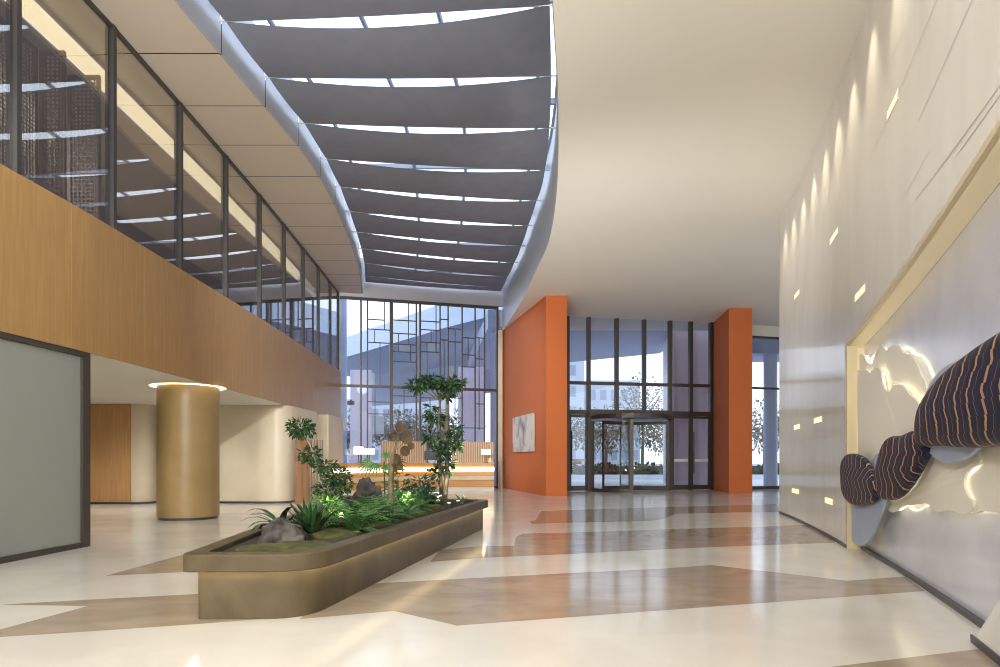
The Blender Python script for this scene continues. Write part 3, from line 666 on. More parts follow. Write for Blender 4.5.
# single door, double door
def leaf_door(px0, px1, handle_px, name, parent=None):
    d = struct(empty(name, (*on_line((px0+px1)/2, DL, DR), 0)))
    m = MB(); vbar(m, px0+0.9, DL, DR, 0.02, ZD0, 1.6, 0.06); vbar(m, px1-0.9, DL, DR, 0.02, ZD0, 1.6, 0.06)
    hbar(m, px0, px1, DL, DR, 0.02, 0.20, 0.06); hbar(m, px0, px1, DL, DR, ZD0-0.10, ZD0-0.01, 0.06); m.build('door_frame', 'bronze_frame', d)
    pane(px0+1.5, px1-1.5, DL, DR, 0.20, ZD0-0.1, d)
    p = on_line(handle_px, DL, DR); y = p[1]-0.10
    m = MB(); m.tube([(p[0], y, 0.65), (p[0], y, 2.25)], 0.022, 8)
    for z in (0.9, 2.0): m.tube([(p[0], y, z), (p[0], y+0.1, z)], 0.015, 6)
    m.build('door_handle', 'dark_frame', d)
leaf_door(569.5, 587, 571.5, 'door_2'); leaf_door(672, 690, 687.8, 'door_3'); leaf_door(691, 709.5, 693.2, 'door_4')
# revolving door
ra, rb = on_line(592, DL, DR), on_line(668, DL, DR); rc = ((ra[0]+rb[0])/2, (ra[1]+rb[1])/2); R = sqrt((ra[0]-rb[0])**2+(ra[1]-rb[1])**2)/2
rd = empty('revolving_door', (rc[0], rc[1], 0), 'revolving glass door with dark frame in the middle of the entrance', 'revolving door')
def arc(r, a0, a1, n=16): return [(rc[0]+r*cos(a0+(a1-a0)*k/n), rc[1]+r*sin(a0+(a1-a0)*k/n)) for k in range(n+1)]
base_a = math.atan2(rb[1]-ra[1], rb[0]-ra[0])
m = MB(); po = [(rc[0]+(R+0.04)*cos(2*pi*k/48), rc[1]+(R+0.04)*sin(2*pi*k/48)) for k in range(48)]
m.prism(po, 2.68, ZD0-0.02); m.build('drum_head', 'bronze_frame', rd)
A0, A1 = base_a+pi, base_a+pi+pi*0.385          # front-left curved wall
for a0, a1 in ((A0, A1), (A0+pi, A1+pi)):
    m = MB(); m.ring([*arc(R, a0, a1)], [*arc(R-0.015, a0, a1)], 0.10, 2.62) if False else None
    po_, pi_ = arc(R, a0, a1), arc(R-0.015, a0, a1)
    m.prism(po_+pi_[::-1], 0.10, 2.62, 0, False); g = m.build('drum_wall', 'clear_glass', rd)
    m = MB(); m.prism(arc(R+0.03, a0, a1)+arc(R-0.03, a0, a1)[::-1], 0.0, 0.12)
    for aa in (a0, a1):
        c = (rc[0]+R*cos(aa), rc[1]+R*sin(aa)); m.box((c[0], c[1], 1.31), (0.13, 0.13, 2.62), 0, aa)
    m.build('drum_post', 'bronze_frame', rd)
m = MB(); m.lathe((rc[0], rc[1], 0), [(0.05, 0), (0.05, 2.62)], 12); m.build('shaft', 'bronze_frame', rd)
for k in range(3):
    an = base_a+pi*1.80+k*2*pi/3; c = (rc[0]+(R-0.08)*cos(an), rc[1]+(R-0.08)*sin(an))
    m = MB()
    m.bar((rc[0]+0.06*cos(an), rc[1]+0.06*sin(an)), c, 0.045, (0.03, 0.20)); m.bar((rc[0]+0.06*cos(an), rc[1]+0.06*sin(an)), c, 0.045, (2.48, 2.60))
    m.bar((rc[0]+(R-0.15)*cos(an), rc[1]+(R-0.15)*sin(an)), c, 0.05, (0.03, 2.60)); wg = m.build('wing', 'bronze_frame', rd)
    m = MB(); m.bar((rc[0]+0.06*cos(an), rc[1]+0.06*sin(an)), c, 0.012, (0.2, 2.48)); m.build('pane', 'clear_glass', wg)
m = MB(); hbar(m, 588, 671, (DL[0]-0.02, DL[1]-0.12), (DR[0]-0.02, DR[1]-0.12), 2.80, ZD1+0.02, 0.12); m.build('header', 'bronze_frame', rd)
# safety band on the doors is part of the glazing: thin pale film
for a, b in ((571, 586), (673.5, 688.5), (692.5, 708)):
    m = MB(); A_, B_ = (DL[0], DL[1]-0.012), (DR[0], DR[1]-0.012); m.bar(on_line(a, A_, B_), on_line(b, A_, B_), 0.004, (1.10, 1.20)); m.build('film_band', 'white_paint', eg)
# curtain wall
cw = struct(empty('window_5', (-3.2, 25.5, 0)))
ZC = 7.47
major = [(337.5, 2.2), (361, 1.6), (367.5, 1.4), (391.3, 3.2), (416.3, 1.4), (420, 1.8), (440, 1.2), (448, 1.2), (462, 1.2), (475, 1.2), (484.5, 1.2), (497, 2.2)]
for px, wd in major:
    m = MB(); vbar(m, px, CL, CR, 0, ZC, wd, 0.15 if wd > 1.5 else 0.08); m.build('mullion', 'grey_mullion', cw)
m = MB(); hbar(m, 337, 498, CL, CR, 3.98, 4.08, 0.12); m.build('transom', 'grey_mullion', cw)
m = MB(); hbar(m, 337, 498, CL, CR, ZC-0.10, ZC, 0.12); m.build('head_rail', 'grey_mullion', cw)
m = MB(); hbar(m, 337, 498, CL, CR, 0, 0.10, 0.12); m.build('sill', 'grey_mullion', cw)
hs = [(367.5, 384.5, 319.7), (367.5, 391, 329.6), (367.5, 391, 342.8), (367.5, 391, 402), (367.5, 391, 414), (391, 416, 320.5), (391, 416, 333.7), (391, 416, 344.5), (391, 416, 352), (391, 416, 361.8), (391, 416, 396),
      (420, 440, 321.5), (420, 440, 330), (420, 440, 342.5), (420, 440, 352), (420, 440, 398), (420, 440, 417), (440, 448, 319.5), (440, 448, 340), (448, 462, 329), (448, 462, 342), (448, 462, 398), (448, 462, 418), (462, 475, 338), (475, 484.5, 338), (462, 475, 355), (475, 484.5, 359), (462, 475, 367), (475, 484.5, 404), (462, 484.5, 428)]
vs_ = [(384.5, 296, 330), (374.7, 330, 343), (380, 342, 388), (398.5, 333, 352), (408.5, 298, 345), (410.5, 345, 361), (404, 390, 440), (427, 342, 390), (431, 330, 342), (436, 300, 352), (444, 340, 388), (455, 330, 420), (468, 338, 360), (479, 338, 430), (430, 398, 440), (375, 388, 440)]
m = MB()
for a, b, y in hs:
    p = on_line((a+b)/2, CL, CR); z = zof(y, p[1]); hbar(m, a, b, CL, CR, z-0.018, z+0.018, 0.05)
for x, ya, yb in vs_:
    p = on_line(x, CL, CR); vbar(m, x, CL, CR, zof(yb, p[1]), min(zof(ya, p[1]), ZC), 0.8, 0.05)
m.build('glazing_bar', 'grey_mullion', cw)
for (a, wa_), (b, wb_) in zip(major[:-1], major[1:]):
    pane(a+wa_/2, b-wb_/2, CL, CR, 4.08, ZC-0.1, cw); pane(a+wa_/2, b-wb_/2, CL, CR, 0.1, 3.98, cw)
for x0, x1, y0, y1 in ((398.6, 410, 345, 352), (427, 436, 343, 352), (368.5, 374.6, 373, 388), (372, 384, 416, 434), (448.8, 454.5, 366, 384)):
    p = on_line((x0+x1)/2, CL, CR); A_, B_ = (CL[0], CL[1]+0.03), (CR[0], CR[1]+0.03); m = MB(); m.bar(on_line(x0, A_, B_), on_line(x1, A_, B_), 0.02, (zof(y1, p[1]), zof(y0, p[1]))); m.build('tinted_pane', 'tinted_pane', cw)
# glazing beyond the right pillar
GL, GR = (8.9, 25.1), (14.5, 26.6)
gw = struct(empty('window_6', (11, 25.6, 0)))
m = MB(); m.bar(GL, GR, 0.16, (6.08, Z_MAIN)); m.build('header', 'ceiling_paint', gw)
m = MB(); m.bar(GL, GR, 0.12, (6.0, 6.08)); m.bar(GL, GR, 0.08, (3.98, 4.06)); m.bar(GL, GR, 0.10, (0, 0.12)); m.build('window_frame', 'grey_mullion', gw)
m = MB(); m.bar(GL, GR, 0.012, (0.12, 6.05)); m.build('pane', 'facade_glass', gw)
# right and rear shell (out of view)
m = MB(); m.prism([(14.5, 14), (14.7, 14), (14.7, 27), (14.5, 27)], 0, Z_MAIN); struct(m.build('wall_side', 'ceiling_paint'))
m = MB(); m.poly([(-15, -6, 0), (6, -6, 0), (6, -6, 9), (-15, -6, 9)]); struct(m.build('wall_rear', 'pale_stone'))
m = MB(); m.poly([(-15, -6, 0), (-15, 24.6, 0), (-15, 24.6, Z_LOW), (-15, -6, Z_LOW)]); struct(m.build('wall_gallery', 'pale_stone', loc=(0, 0, 0)))

# ------------------------------------------------------------------ reception desk, wall slats, lamps
DP = [(-0.22, 23.9), (-1.2, 23.9), (-2.2, 23.85), (-3.0, 23.6), (-3.7, 23.1), (-4.3, 22.4), (-4.75, 21.6), (-5.0, 20.8)]
DPs = []
for i in range(len(DP)-1):
    for k in range(4): DPs.append((DP[i][0]+(DP[i+1][0]-DP[i][0])*k/4, DP[i][1]+(DP[i+1][1]-DP[i][1])*k/4))
DPs.append(DP[-1])
def offs(P, d):
    o_ = []
    for i, p in enumerate(P):
        a = P[max(i-1, 0)]; b = P[min(i+1, len(P)-1)]; tx, ty = b[0]-a[0], b[1]-a[1]; l = sqrt(tx*tx+ty*ty)
        o_.append((p[0]-ty/l*d, p[1]+tx/l*d))
    return o_
desk = empty('reception_desk', (-2.5, 23.5, 0), 'long curved reception desk of glowing wooden bands in front of the glass facade', 'desk')
def dband(name, z0, z1, d0, d1, mt):
    m = MB(); m.prism(offs(DPs, d0)+offs(DPs, d1)[::-1], z0, z1); return m.build(name, mt, desk)
# d > 0 is towards the hall
dband('base', 0.0, 0.16, 0.02, -0.55, 'white_paint'); dband('front_panel', 0.16, 0.42, 0.06, -0.5, 'desk_wood'); dband('ledge', 0.42, 0.56, 0.14, -0.5, 'pale_stone')
dband('front_panel', 0.56, 0.74, 0.06, -0.5, 'desk_wood'); dband('light_band', 0.74, 0.90, 0.10, -0.5, 'led_desk'); dband('counter_top', 0.90, 1.06, 0.06, -0.55, 'desk_wood')
for x0, x1, A_, B_, lab in ((-1.85, -0.25, None, None, 'wooden slat screen behind the reception desk, beside the orange pillar'), (-4.55, -2.85, None, None, 'wooden slat screen behind the reception desk, beyond the round-leaved plant')):
    m = MB(); n = int((x1-x0)/0.085)
    yb = 25.0 if x0 > -2 else 24.6
    for i in range(n+1): m.box((x0+(x1-x0)*i/n, yb, 0.94), (0.05, 0.04, 1.88))
    m.box(((x0+x1)/2, yb+0.03, 0.94), (x1-x0, 0.02, 1.86), 1)
    tag(m.build('slatted_screen', ['slat_wood', 'pale_stone']), lab, 'screen')
for (px, py, wp, hp, Y, lab) in ((358.5, 450.5, 8.5, 7.5, 21.8, 'glowing square lamp shade on a thin stem at the curved end of the reception desk'), (369.5, 451.5, 9.5, 5.5, 22.6, 'glowing wide lamp shade beside the square one on the reception desk'), (486, 452, 9.5, 5.5, 24.1, 'glowing wide lamp shade on the desk end near the orange pillar')):
    c = at(px, py, Y); hw, hh = wp*Y/F/2, hp*Y/F/2
    e = empty('table_lamp', (c[0], Y, 1.06), lab, 'lamp', 'lamps on the reception desk')
    m = MB(); m.box((c[0], Y, c[2]), (hw*2, hw*1.4, hh*2)); bevel(m.build('lamp_shade', 'lamp_glow', e), 0.01)
    m = MB(); m.tube([(c[0], Y, 1.07), (c[0], Y, c[2]-hh)], 0.012, 6); m.build('stem', 'dark_frame', e)
    m = MB(); m.lathe((c[0], Y, 1.06), [(0.09, 0), (0.09, 0.012)], 16); m.build('base', 'dark_frame', e)
c = at(490, 460, 24.1); m = MB(); m.box((c[0], 24.12, 1.14), (0.12, 0.05, 0.16)); tag(bevel(m.build('card_holder', 'gold_trim'), 0.008), 'small tan card holder under the lamp on the desk end', 'card holder')
# office chair and monitor behind the desk gap
e = empty('desk_monitor', (-2.55, 23.9, 1.06), 'dark computer monitor on the reception desk behind the tall tree', 'monitor')
m = MB(); m.box((-2.55, 23.9, 1.33), (0.55, 0.03, 0.34)); bevel(m.build('screen', 'dark_frame', e), 0.006)
m = MB(); m.box((-2.55, 23.93, 1.14), (0.05, 0.03, 0.16)); m.box((-2.55, 23.93, 1.065), (0.2, 0.14, 0.012)); m.build('stand', 'steel', e)

# ------------------------------------------------------------------ planter
PB = [(-2.27, 4.785), (-1.455, 4.80), (-0.285, 11.05), (-2.94, 12.36)]
base_pl = rounded(PB, [0.05, 0.32, 0.06, 0.1], 8)
lip_pl = rounded([(-2.36, 4.70), (-1.375, 4.715), (-0.195, 11.12), (-3.03, 12.46)], [0.10, 0.36, 0.07, 0.1], 8)
inn_pl = inset(lip_pl, 0.13)
inn_pl = rounded([(-2.235, 4.86), (-1.50, 4.86), (-0.36, 11.02), (-2.88, 12.27)], [0.10, 0.30, 0.05, 0.1], 8)
plt = empty('planter', (-1.7, 8.2, 0), 'long low brown stone planter with rounded lip and glowing underside', 'planter')
m = MB(); m.prism(base_pl, 0, 0.424); bevel(smooth_angle(m.build('base', 'planter_stone', plt)), 0.004)
m = MB(); L1, L2 = inset(lip_pl, 0.022), inn_pl
m.grid([[(x, y, z) for x, y in P] for P, z in ((lip_pl, 0.365), (lip_pl, 0.495), (L2, 0.495), (L2, 0.425), (L1, 0.425), (L1, 0.365))], close_u=True, close_v=True)
lip = recalc(m.build('lip', 'planter_stone', plt)); bevel(smooth_angle(lip), 0.010, 2)
m = MB(); m.grid([[(x, y, 0.39) for x, y in inset(lip_pl, 0.0225)], [(x, y, 0.42) for x, y in inset(lip_pl, 0.0225)]], close_u=True); m.build('led_strip', 'led_warm', lip)
m = MB()
G = 44
def soil_h(x, y): return 0.455+0.03*sin(x*5.1+y*2.3)*sin(y*1.9)+0.02*sin(x*9+1)*sin(y*6)
m.prism(inset(inn_pl, -0.01), 0.40, 0.452); m.build('soil', 'soil', plt)

# ------------------------------------------------------------------ planting
from mathutils import Vector
def blade(M, base, az, el, L, wd, droop, mi=0, n=5, vee=0.15):
    """a strap leaf: starts at elevation el, bends down by droop"""
    p = Vector(base); d_side = Vector((-sin(az), cos(az), 0)); rows = []
    for i in range(n+1):
        t = i/n; e_ = el-droop*t; ww = wd*(0.35+1.6*t)*(1-t)**0.55*0.9 if t < 1 else 0.001
        up = Vector((-sin(e_)*cos(az), -sin(e_)*sin(az), cos(e_)))
        rows.append([tuple(p+d_side*ww+up*ww*vee), tuple(p), tuple(p-d_side*ww+up*ww*vee)])
        p = p+Vector((cos(e_)*cos(az), cos(e_)*sin(az), sin(e_)))*(L/n)
    M.grid(rows, mi)
def frond(M, base, az, el, L, droop, pin, mi=0, n=14):
    p = Vector(base); side = Vector((-sin(az), cos(az), 0)); pts = []
    for i in range(n+1):
        t = i/n; e_ = el-droop*t; d = Vector((cos(e_)*cos(az), cos(e_)*sin(az), sin(e_))); pts.append((p.copy(), d, t)); p = p+d*(L/n)
    M.tube([tuple(q[0]) for q in pts], [0.004*(1-q[2])+0.001 for q in pts], 4, mi)
    for q, d, t in pts[1:]:
        l = pin*sin(pi*min(1, t*0.85+0.12))**0.8; wl_ = L/n*0.62
        for s in (-1, 1):
            tip = q+side*s*l+d*l*0.35+Vector((0, 0, -l*0.18)); mid = q+side*s*l*0.5+d*l*0.2
            M.poly([tuple(q-d*wl_*0.3), tuple(mid-d*wl_*0.55), tuple(tip), tuple(mid+d*wl_*0.5), tuple(q+d*wl_*0.3)], mi)
def leafcloud(M, c, r, n, ll, lw_, mi=0, flat=0.75, rnd=random):
    c = Vector(c)
    for _ in range(n):
        d = Vector((rnd.gauss(0, 1), rnd.gauss(0, 1), rnd.gauss(0, 1)*flat)).normalized(); rr = rnd.random()**0.45
        p = c+Vector((d.x*r[0], d.y*r[1], d.z*r[2]))*rr
        ax = (d+Vector((rnd.uniform(-.6, .6), rnd.uniform(-.6, .6), rnd.uniform(-.7, .2)))).normalized()
        s = ax.cross(Vector((rnd.uniform(-1, 1), rnd.uniform(-1, 1), 1))).normalized(); up = s.cross(ax)
        l = ll*rnd.uniform(0.7, 1.25); k = lw_*rnd.uniform(0.8, 1.2)
        a = p; b = p+ax*l*0.45+s*k-up*k*0.25; t_ = p+ax*l-up*l*0.18; e_ = p+ax*l*0.45-s*k-up*k*0.25; mm = p+ax*l*0.5
        M.poly([a, b, t_, mm], mi); M.poly([a, mm, t_, e_], mi)
GZ = 0.452
def fern(px, Y, R_, n, matn, label, el=(0.5, 1.2), pin=0.07, droop=(0.9, 1.5), seed=1, dx=0.0):
    random.seed(seed); x = (px-500)*Y/F+dx
    e = empty('fern', (x, Y, GZ), label, 'fern', 'ferns in the planter')
    m = MB()
    for k in range(n):
        frond(m, (x+random.uniform(-.03, .03), Y+random.uniform(-.03, .03), GZ), 2*pi*k/n+random.uniform(-.3, .3), random.uniform(*el), R_*random.uniform(0.75, 1.15), random.uniform(*droop), pin*random.uniform(.8, 1.1))
    m.build('fronds', matn, e)
    m = MB(); m.lathe((x, Y, GZ-0.01), [(0.05, 0), (0.045, 0.03), (0.02, 0.05)], 8); m.build('crown', 'bark', e)
    return e
def strap(px, Y, L, n, wd, matn, name, label, cat, el=(0.7, 1.4), droop=(0.3, 0.9), seed=1):
    random.seed(seed); x = (px-500)*Y/F
    e = empty(name, (x, Y, GZ), label, cat)
    m = MB()
    for k in range(n): blade(m, (x+random.uniform(-.04, .04), Y+random.uniform(-.04, .04), GZ), 2.4*k, random.uniform(*el), L*random.uniform(0.7, 1.1), wd*random.uniform(.8, 1.1), random.uniform(*droop))
    m.build('leaves', matn, e, smooth=True)
    m = MB(); m.lathe((x, Y, GZ-0.01), [(0.06, 0), (0.05, 0.04), (0.02, 0.06)], 8); m.build('crown', 'bark', e)
def rock(px, Y, sx, sy, sz, label, seed):
    from mathutils import noise
    x = (px-500)*Y/F; m = MB(); rows = []
    for i in range(29):
        th = -pi/2+pi*i/28; row = []
        for j in range(44):
            ph = 2*pi*j/44; v = Vector((cos(th)*cos(ph), cos(th)*sin(ph), sin(th)))
            q = 1+0.34*noise.noise(v*1.6+Vector((seed, 0, 0)))+0.15*noise.noise(v*4+Vector((0, seed, 0)))+0.12*noise.noise(v*9)
            zz = max(v.z*q, -0.35)
            row.append((x+v.x*q*sx, Y+v.y*q*sy, GZ-0.01+0.35*sz+zz*sz))
        rows.append(row)
    m.grid(rows, close_u=True); o = smooth_angle(m.build('rock', 'rock_grey'), 50); tag(o, label, 'rock', 'rocks in the planter')
rock(282, 5.8, 0.205, 0.17, 0.15, 'low grey brown rock near the front end of the planter', 1.3)
rock(367, 9.0, 0.20, 0.17, 0.33, 'dark upright rock in the middle of the planter', 4.1)
rock(339, 8.2, 0.07, 0.07, 0.10, 'small pale stone beside the bright fern and pale tree trunk', 8.8)
# moss cushions
m = MB()
def cushion(px, Y, rx, ry, h):
    x = (px-500)*Y/F; rows = []
    for i in range(7):
        a = pi/2*i/6; rows.append([(x+rx*cos(a)*(1+.12*sin(3*p_+px))*cos(p_), Y+ry*cos(a)*(1+.12*sin(2*p_+px))*sin(p_), GZ-0.005+h*sin(a)) for p_ in [2*pi*k/20 for k in range(20)]])
    m.grid(rows, close_u=True); m.poly(rows[-1])
for a in ((300, 5.42, .34, .26, .05), (330, 6.3, .28, .3, .07), (262, 5.35, .2, .25, .04), (395, 7.9, .26, .4, .09), (375, 7.4, .2, .3, .07), (410, 8.6, .22, .35, .08), (428, 9.6, .25, .4, .08), (345, 8.8, .3, .5, .07), (300, 7.6, .3, .5, .05)): cushion(*a)
tag(smooth_angle(m.build('moss', 'moss'), 60), 'olive green moss cushions covering the planter soil', 'moss', kind='stuff')
# strap-leaved plants
strap(281, 6.3, 0.52, 24, 0.042, 'leaf_dark', 'strap_leaf_plant', 'dark plant with broad drooping leaves behind the low front rock', 'plant', (0.5, 1.3), (1.3, 2.2), 3)
strap(311, 6.15, 0.40, 46, 0.026, 'leaf_dark', 'sword_fern', 'upright sword-leaved fern just right of the low front rock', 'fern', (0.75, 1.5), (0.1, 0.9), 5)
strap(424, 9.6, 0.5, 22, 0.03, 'leaf_teal', 'sword_fern', 'dark upright sword-leaved fern left of the tall tree trunk', 'fern', (0.9, 1.5), (0.1, 0.6), 8)
strap(406, 8.1, 0.34, 20, 0.022, 'leaf_bright', 'grass_tuft', 'bright grassy tuft in the middle of the planter at the lip', 'plant', (0.5, 1.3), (0.6, 1.5), 9)
strap(461, 10.7, 0.26, 18, 0.02, 'leaf_mid', 'grass_tuft', 'small grassy tuft at the far end of the planter, right of the tree', 'plant', (0.4, 1.2), (0.8, 1.6), 10)
# ferns
fern(357, 6.55, 0.50, 28, 'leaf_mid', 'large feathery fern leaning over the planter lip, middle of the near half', pin=0.075, seed=11)
fern(340, 7.35, 0.44, 24, 'leaf_bright', 'bright green fern lit by the garden spotlight', pin=0.075, seed=12)
fern(378, 7.3, 0.50, 24, 'leaf_mid', 'feathery fern in front of the dark upright rock', el=(0.7, 1.4), pin=0.07, seed=13)
fern(402, 9.2, 0.45, 18, 'leaf_mid', 'fern behind the round-leaved plant trunk', el=(0.6, 1.4), pin=0.08, seed=14)
fern(432, 10.2, 0.40, 16, 'leaf_teal', 'dark fern at the foot of the tall tree', el=(0.5, 1.3), pin=0.08, seed=15)
fern(388, 8.6, 0.40, 16, 'leaf_bright', 'light green fern beside the fan-leaved plant stem', el=(0.6, 1.3), pin=0.08, seed=16)
fern(416, 8.9, 0.38, 16, 'leaf_mid', 'green fern between the grassy tuft and the tall tree', el=(0.6, 1.3), pin=0.08, seed=17)
fern(331, 6.7, 0.34, 16, 'leaf_mid', 'dark feathery fern between the sword-leaved fern and the spotlight', el=(0.6, 1.4), pin=0.07, seed=18)
fern(366, 7.9, 0.40, 18, 'leaf_mid', 'feathery fern directly left of the dark upright rock foot', el=(0.6, 1.4), pin=0.075, seed=19)
fern(394, 7.6, 0.34, 16, 'leaf_teal', 'low dark fern at the foot of the round-leaved plant', el=(0.5, 1.2), pin=0.07, seed=20)
fern(352, 8.4, 0.42, 18, 'leaf_teal', 'dark fern behind the bright fern, left of the upright rock', el=(0.6, 1.4), pin=0.075, seed=51)
fern(414, 9.7, 0.44, 18, 'leaf_mid', 'green fern left of the dark upright sword-leaved fern', el=(0.7, 1.4), pin=0.08, seed=52)
fern(383, 8.0, 0.44, 20, 'leaf_mid', 'full fern between the upright rock and the round-leaved plant', el=(0.6, 1.4), pin=0.08, seed=53)
# layered small tree on the left
random.seed(21)
Y = 7.9
t0 = at(324, 518, Y)
e = empty('layered_tree', (t0[0], Y, GZ), 'small tree with separate leaf tufts on a pale thin trunk, left side of the planter', 'tree')
cl = [(301, 428, .17, .12, 300), (309, 455, .13, .09, 170), (325, 466, .15, .08, 170), (336, 476, .17, .10, 220), (330, 490, .20, .12, 260), (341, 484, .14, .1, 120)]
m = MB(); base = Vector((t0[0], Y, GZ-0.02))
for px, py, r, rz, n in cl:
    c = Vector(at(px, py, Y)); pth = [base+(c-base)*t+Vector((0.06*sin(pi*t), 0.0, 0.10*sin(pi*t))) for t in (0, .25, .5, .75, 1)]
    m.tube([tuple(q) for q in pth], [0.022, .017, .012, .008, .004], 6)
m.build('trunk', 'pale_bark', e, smooth=True)
m = MB()
for px, py, r, rz, n in cl: leafcloud(m, at(px, py, Y), (r, r, rz), n, 0.065, 0.018)
m.build('foliage', 'leaf_dark', e)
# fan-leaved plant
random.seed(22); Y = 8.4
e = empty('fan_leaf_plant', (at(384, 500, Y)[0], Y, GZ), 'plant with drooping hand-shaped leaves on a thin dark stem, by the upright rock', 'plant')
top = Vector(at(384, 462, Y)); bs = Vector((top.x, Y, GZ-0.02))
m = MB(); m.tube([tuple(bs), tuple(bs*0.5+top*0.5+Vector((0.01, 0, 0))), tuple(top)], [0.012, 0.01, 0.008], 6); m.build('stem', 'leaf_dark', e)
m = MB()
def fan_leaf(c, nrm, mid, L, wd, n=9, spread=2.5):
    nrm = Vector(nrm).normalized(); u = (Vector(mid)-nrm*Vector(mid).dot(nrm)).normalized(); v = nrm.cross(u)
    for k in range(n):
        a = spread*(k/(n-1)-0.5); d = u*cos(a)+v*sin(a); sd = nrm.cross(d); l = L*(1-0.35*abs(a)/spread*2)
        dr = Vector((0, 0, -0.22*l))
        m.poly([tuple(c), tuple(c+d*l*.45+sd*wd), tuple(c+d*l+dr), tuple(c+d*l*.45-sd*wd)])
for off, nr, md, L in (((0.02, 0, .05), (0.1, -1, .35), (0.1, 0, 1), .16), ((-.16, -.05, .0), (-.2, -1, .6), (-1, 0, -.35), .26), ((.12, .03, .02), (.3, -1, .5), (1, 0, .1), .20), ((-.06, -.14, -.02), (-.1, -.8, .9), (-.5, -.5, -.7), .22), ((.05, -.12, -.03), (.2, -.9, .8), (.6, -.4, -.6), .20)):
    c = top+Vector(off); m.tube([tuple(top-Vector((0, 0, .06))), tuple(c)], .004, 4); fan_leaf(c, nr, md, L, .014)
m.build('leaves', 'leaf_mid', e)
# round-leaved plant
random.seed(23); Y = 8.1
b0 = at(391, 510, Y)
e = empty('round_leaf_plant', (b0[0], Y, GZ), 'bare-stemmed plant with round brown leaves at its top', 'plant')
m = MB(); pth = [(b0[0], Y, GZ-0.02), at(391, 480, Y), at(392, 460, Y), at(396, 445, Y), at(400, 428, Y)]; m.tube(pth, [.035, .034, .03, .012, .006], 8)
discs = [(400, 427, 5.2), (393, 437, 4.0), (407, 438, 6.0), (405, 451, 5.0), (396, 459, 5.0), (399, 466, 4.5), (393, 468, 4), (411, 446, 3.5)]
for px, py, r in discs: m.tube([at(397, min(py+12, 466), Y), at(px, py, Y-0.02)], .005, 5)
m.build('trunk', 'bark', e, smooth=True)
m = MB()
for i, (px, py, r) in enumerate(discs):
    c = Vector(at(px, py, Y-0.03)); rr = r*Y/F; nrm = Vector((random.uniform(-.5, .5), -1, random.uniform(-.3, .5))).normalized()
    a = nrm.cross(Vector((0, 0, 1))).normalized(); b = nrm.cross(a); rows = []
    for rad, dz in ((0.02, -.12), (0.5, -.05), (0.85, 0.0), (1.0, .06)):
        rows.append([tuple(c+a*cos(2*pi*k/14)*rr*rad+b*sin(2*pi*k/14)*rr*rad*1.08+nrm*dz*rr) for k in range(14)])
    m.grid(rows, close_u=True)
m.build('leaves', 'leaf_brown', e, smooth=True)
# tall tree
random.seed(24); Y = 10.5
b0 = at(444, 503, Y)
e = empty('umbrella_tree', (b0[0], Y, GZ), 'tallest tree in the planter with two trunks and a flat wide crown', 'tree')
m = MB()
m.tube([(b0[0], Y, GZ-0.02), at(446, 485, Y), at(447, 465, Y), at(446, 440, Y), at(447, 410, Y), at(447, 388, Y)], [.045, .04, .036, .03, .026, .018], 8)
m.tube([(b0[0]-0.06, Y+0.05, GZ-0.02), at(441, 480, Y), at(438, 455, Y), at(439, 425, Y), at(440, 400, Y), at(436, 386, Y)], [.035, .03, .028, .024, .02, .014], 8)
for px, py in ((414, 388), (424, 384), (458, 384)): m.tube([at(439, 400, Y), at((439+px)/2, (400+py)/2-2, Y), at(px, py, Y)], [.014, .011, .006], 6)
for px, py in ((432, 420), (455, 430), (431, 440), (456, 450), (440, 446)): m.tube([at(441, py+12, Y), at(px, py, Y)], [.01, .005], 5)
m.build('trunk', 'bark', e, smooth=True)
cl = [(415, 386, .13, .10, 90), (424, 383, .13, .09, 80), (433, 381, .14, .09, 90), (442, 383, .15, .10, 100), (452, 385, .14, .10, 100), (459, 382, .08, .07, 40), (446, 395, .10, .08, 50), (436, 417, .15, .16, 110), (431, 408, .07, .07, 25), (454, 430, .12, .12, 70), (431, 437, .12, .13, 70), (451, 446, .16, .14, 110), (442, 452, .13, .13, 70), (446, 466, .15, .14, 90), (437, 474, .12, .12, 60), (457, 440, .07, .1, 30)]
m = MB()
for px, py, r, rz, n in cl: leafcloud(m, at(px, py, Y+random.uniform(-.12, .12)), (r, r, rz), n, 0.11, 0.026)
m.build('foliage', 'leaf_dark', e)
# leafy shrub mass in the middle
for px, py, Y, r, n, mt, lab, sd in ((420, 484, 9.9, .24, 220, 'leaf_teal', 'dark leafy shrub left of the tall tree trunks', 31), (398, 480, 9.6, .2, 170, 'leaf_mid', 'leafy green shrub behind the round-leaved plant', 32), (326, 506, 7.5, .15, 150, 'leaf_bright', 'small bright leafy shrub at the foot of the pale-trunked tree', 33)):
    random.seed(sd); c = at(px, py, Y)
    e = empty('leafy_shrub', (c[0], Y, GZ), lab, 'shrub', 'shrubs in the planter')
    m = MB()
    for k in range(6): m.tube([(c[0], Y, GZ-.02), (c[0]+random.uniform(-r, r)*.7, Y+random.uniform(-r, r)*.7, c[2])], [.01, .004], 5)
    m.build('stem', 'bark', e)
    m = MB(); zc = c[2]; leafcloud(m, (c[0], Y, (zc+GZ)/2+.06), (r, r, max((zc-GZ)*.75, .12)), n, 0.10, 0.024); m.build('foliage', mt, e)
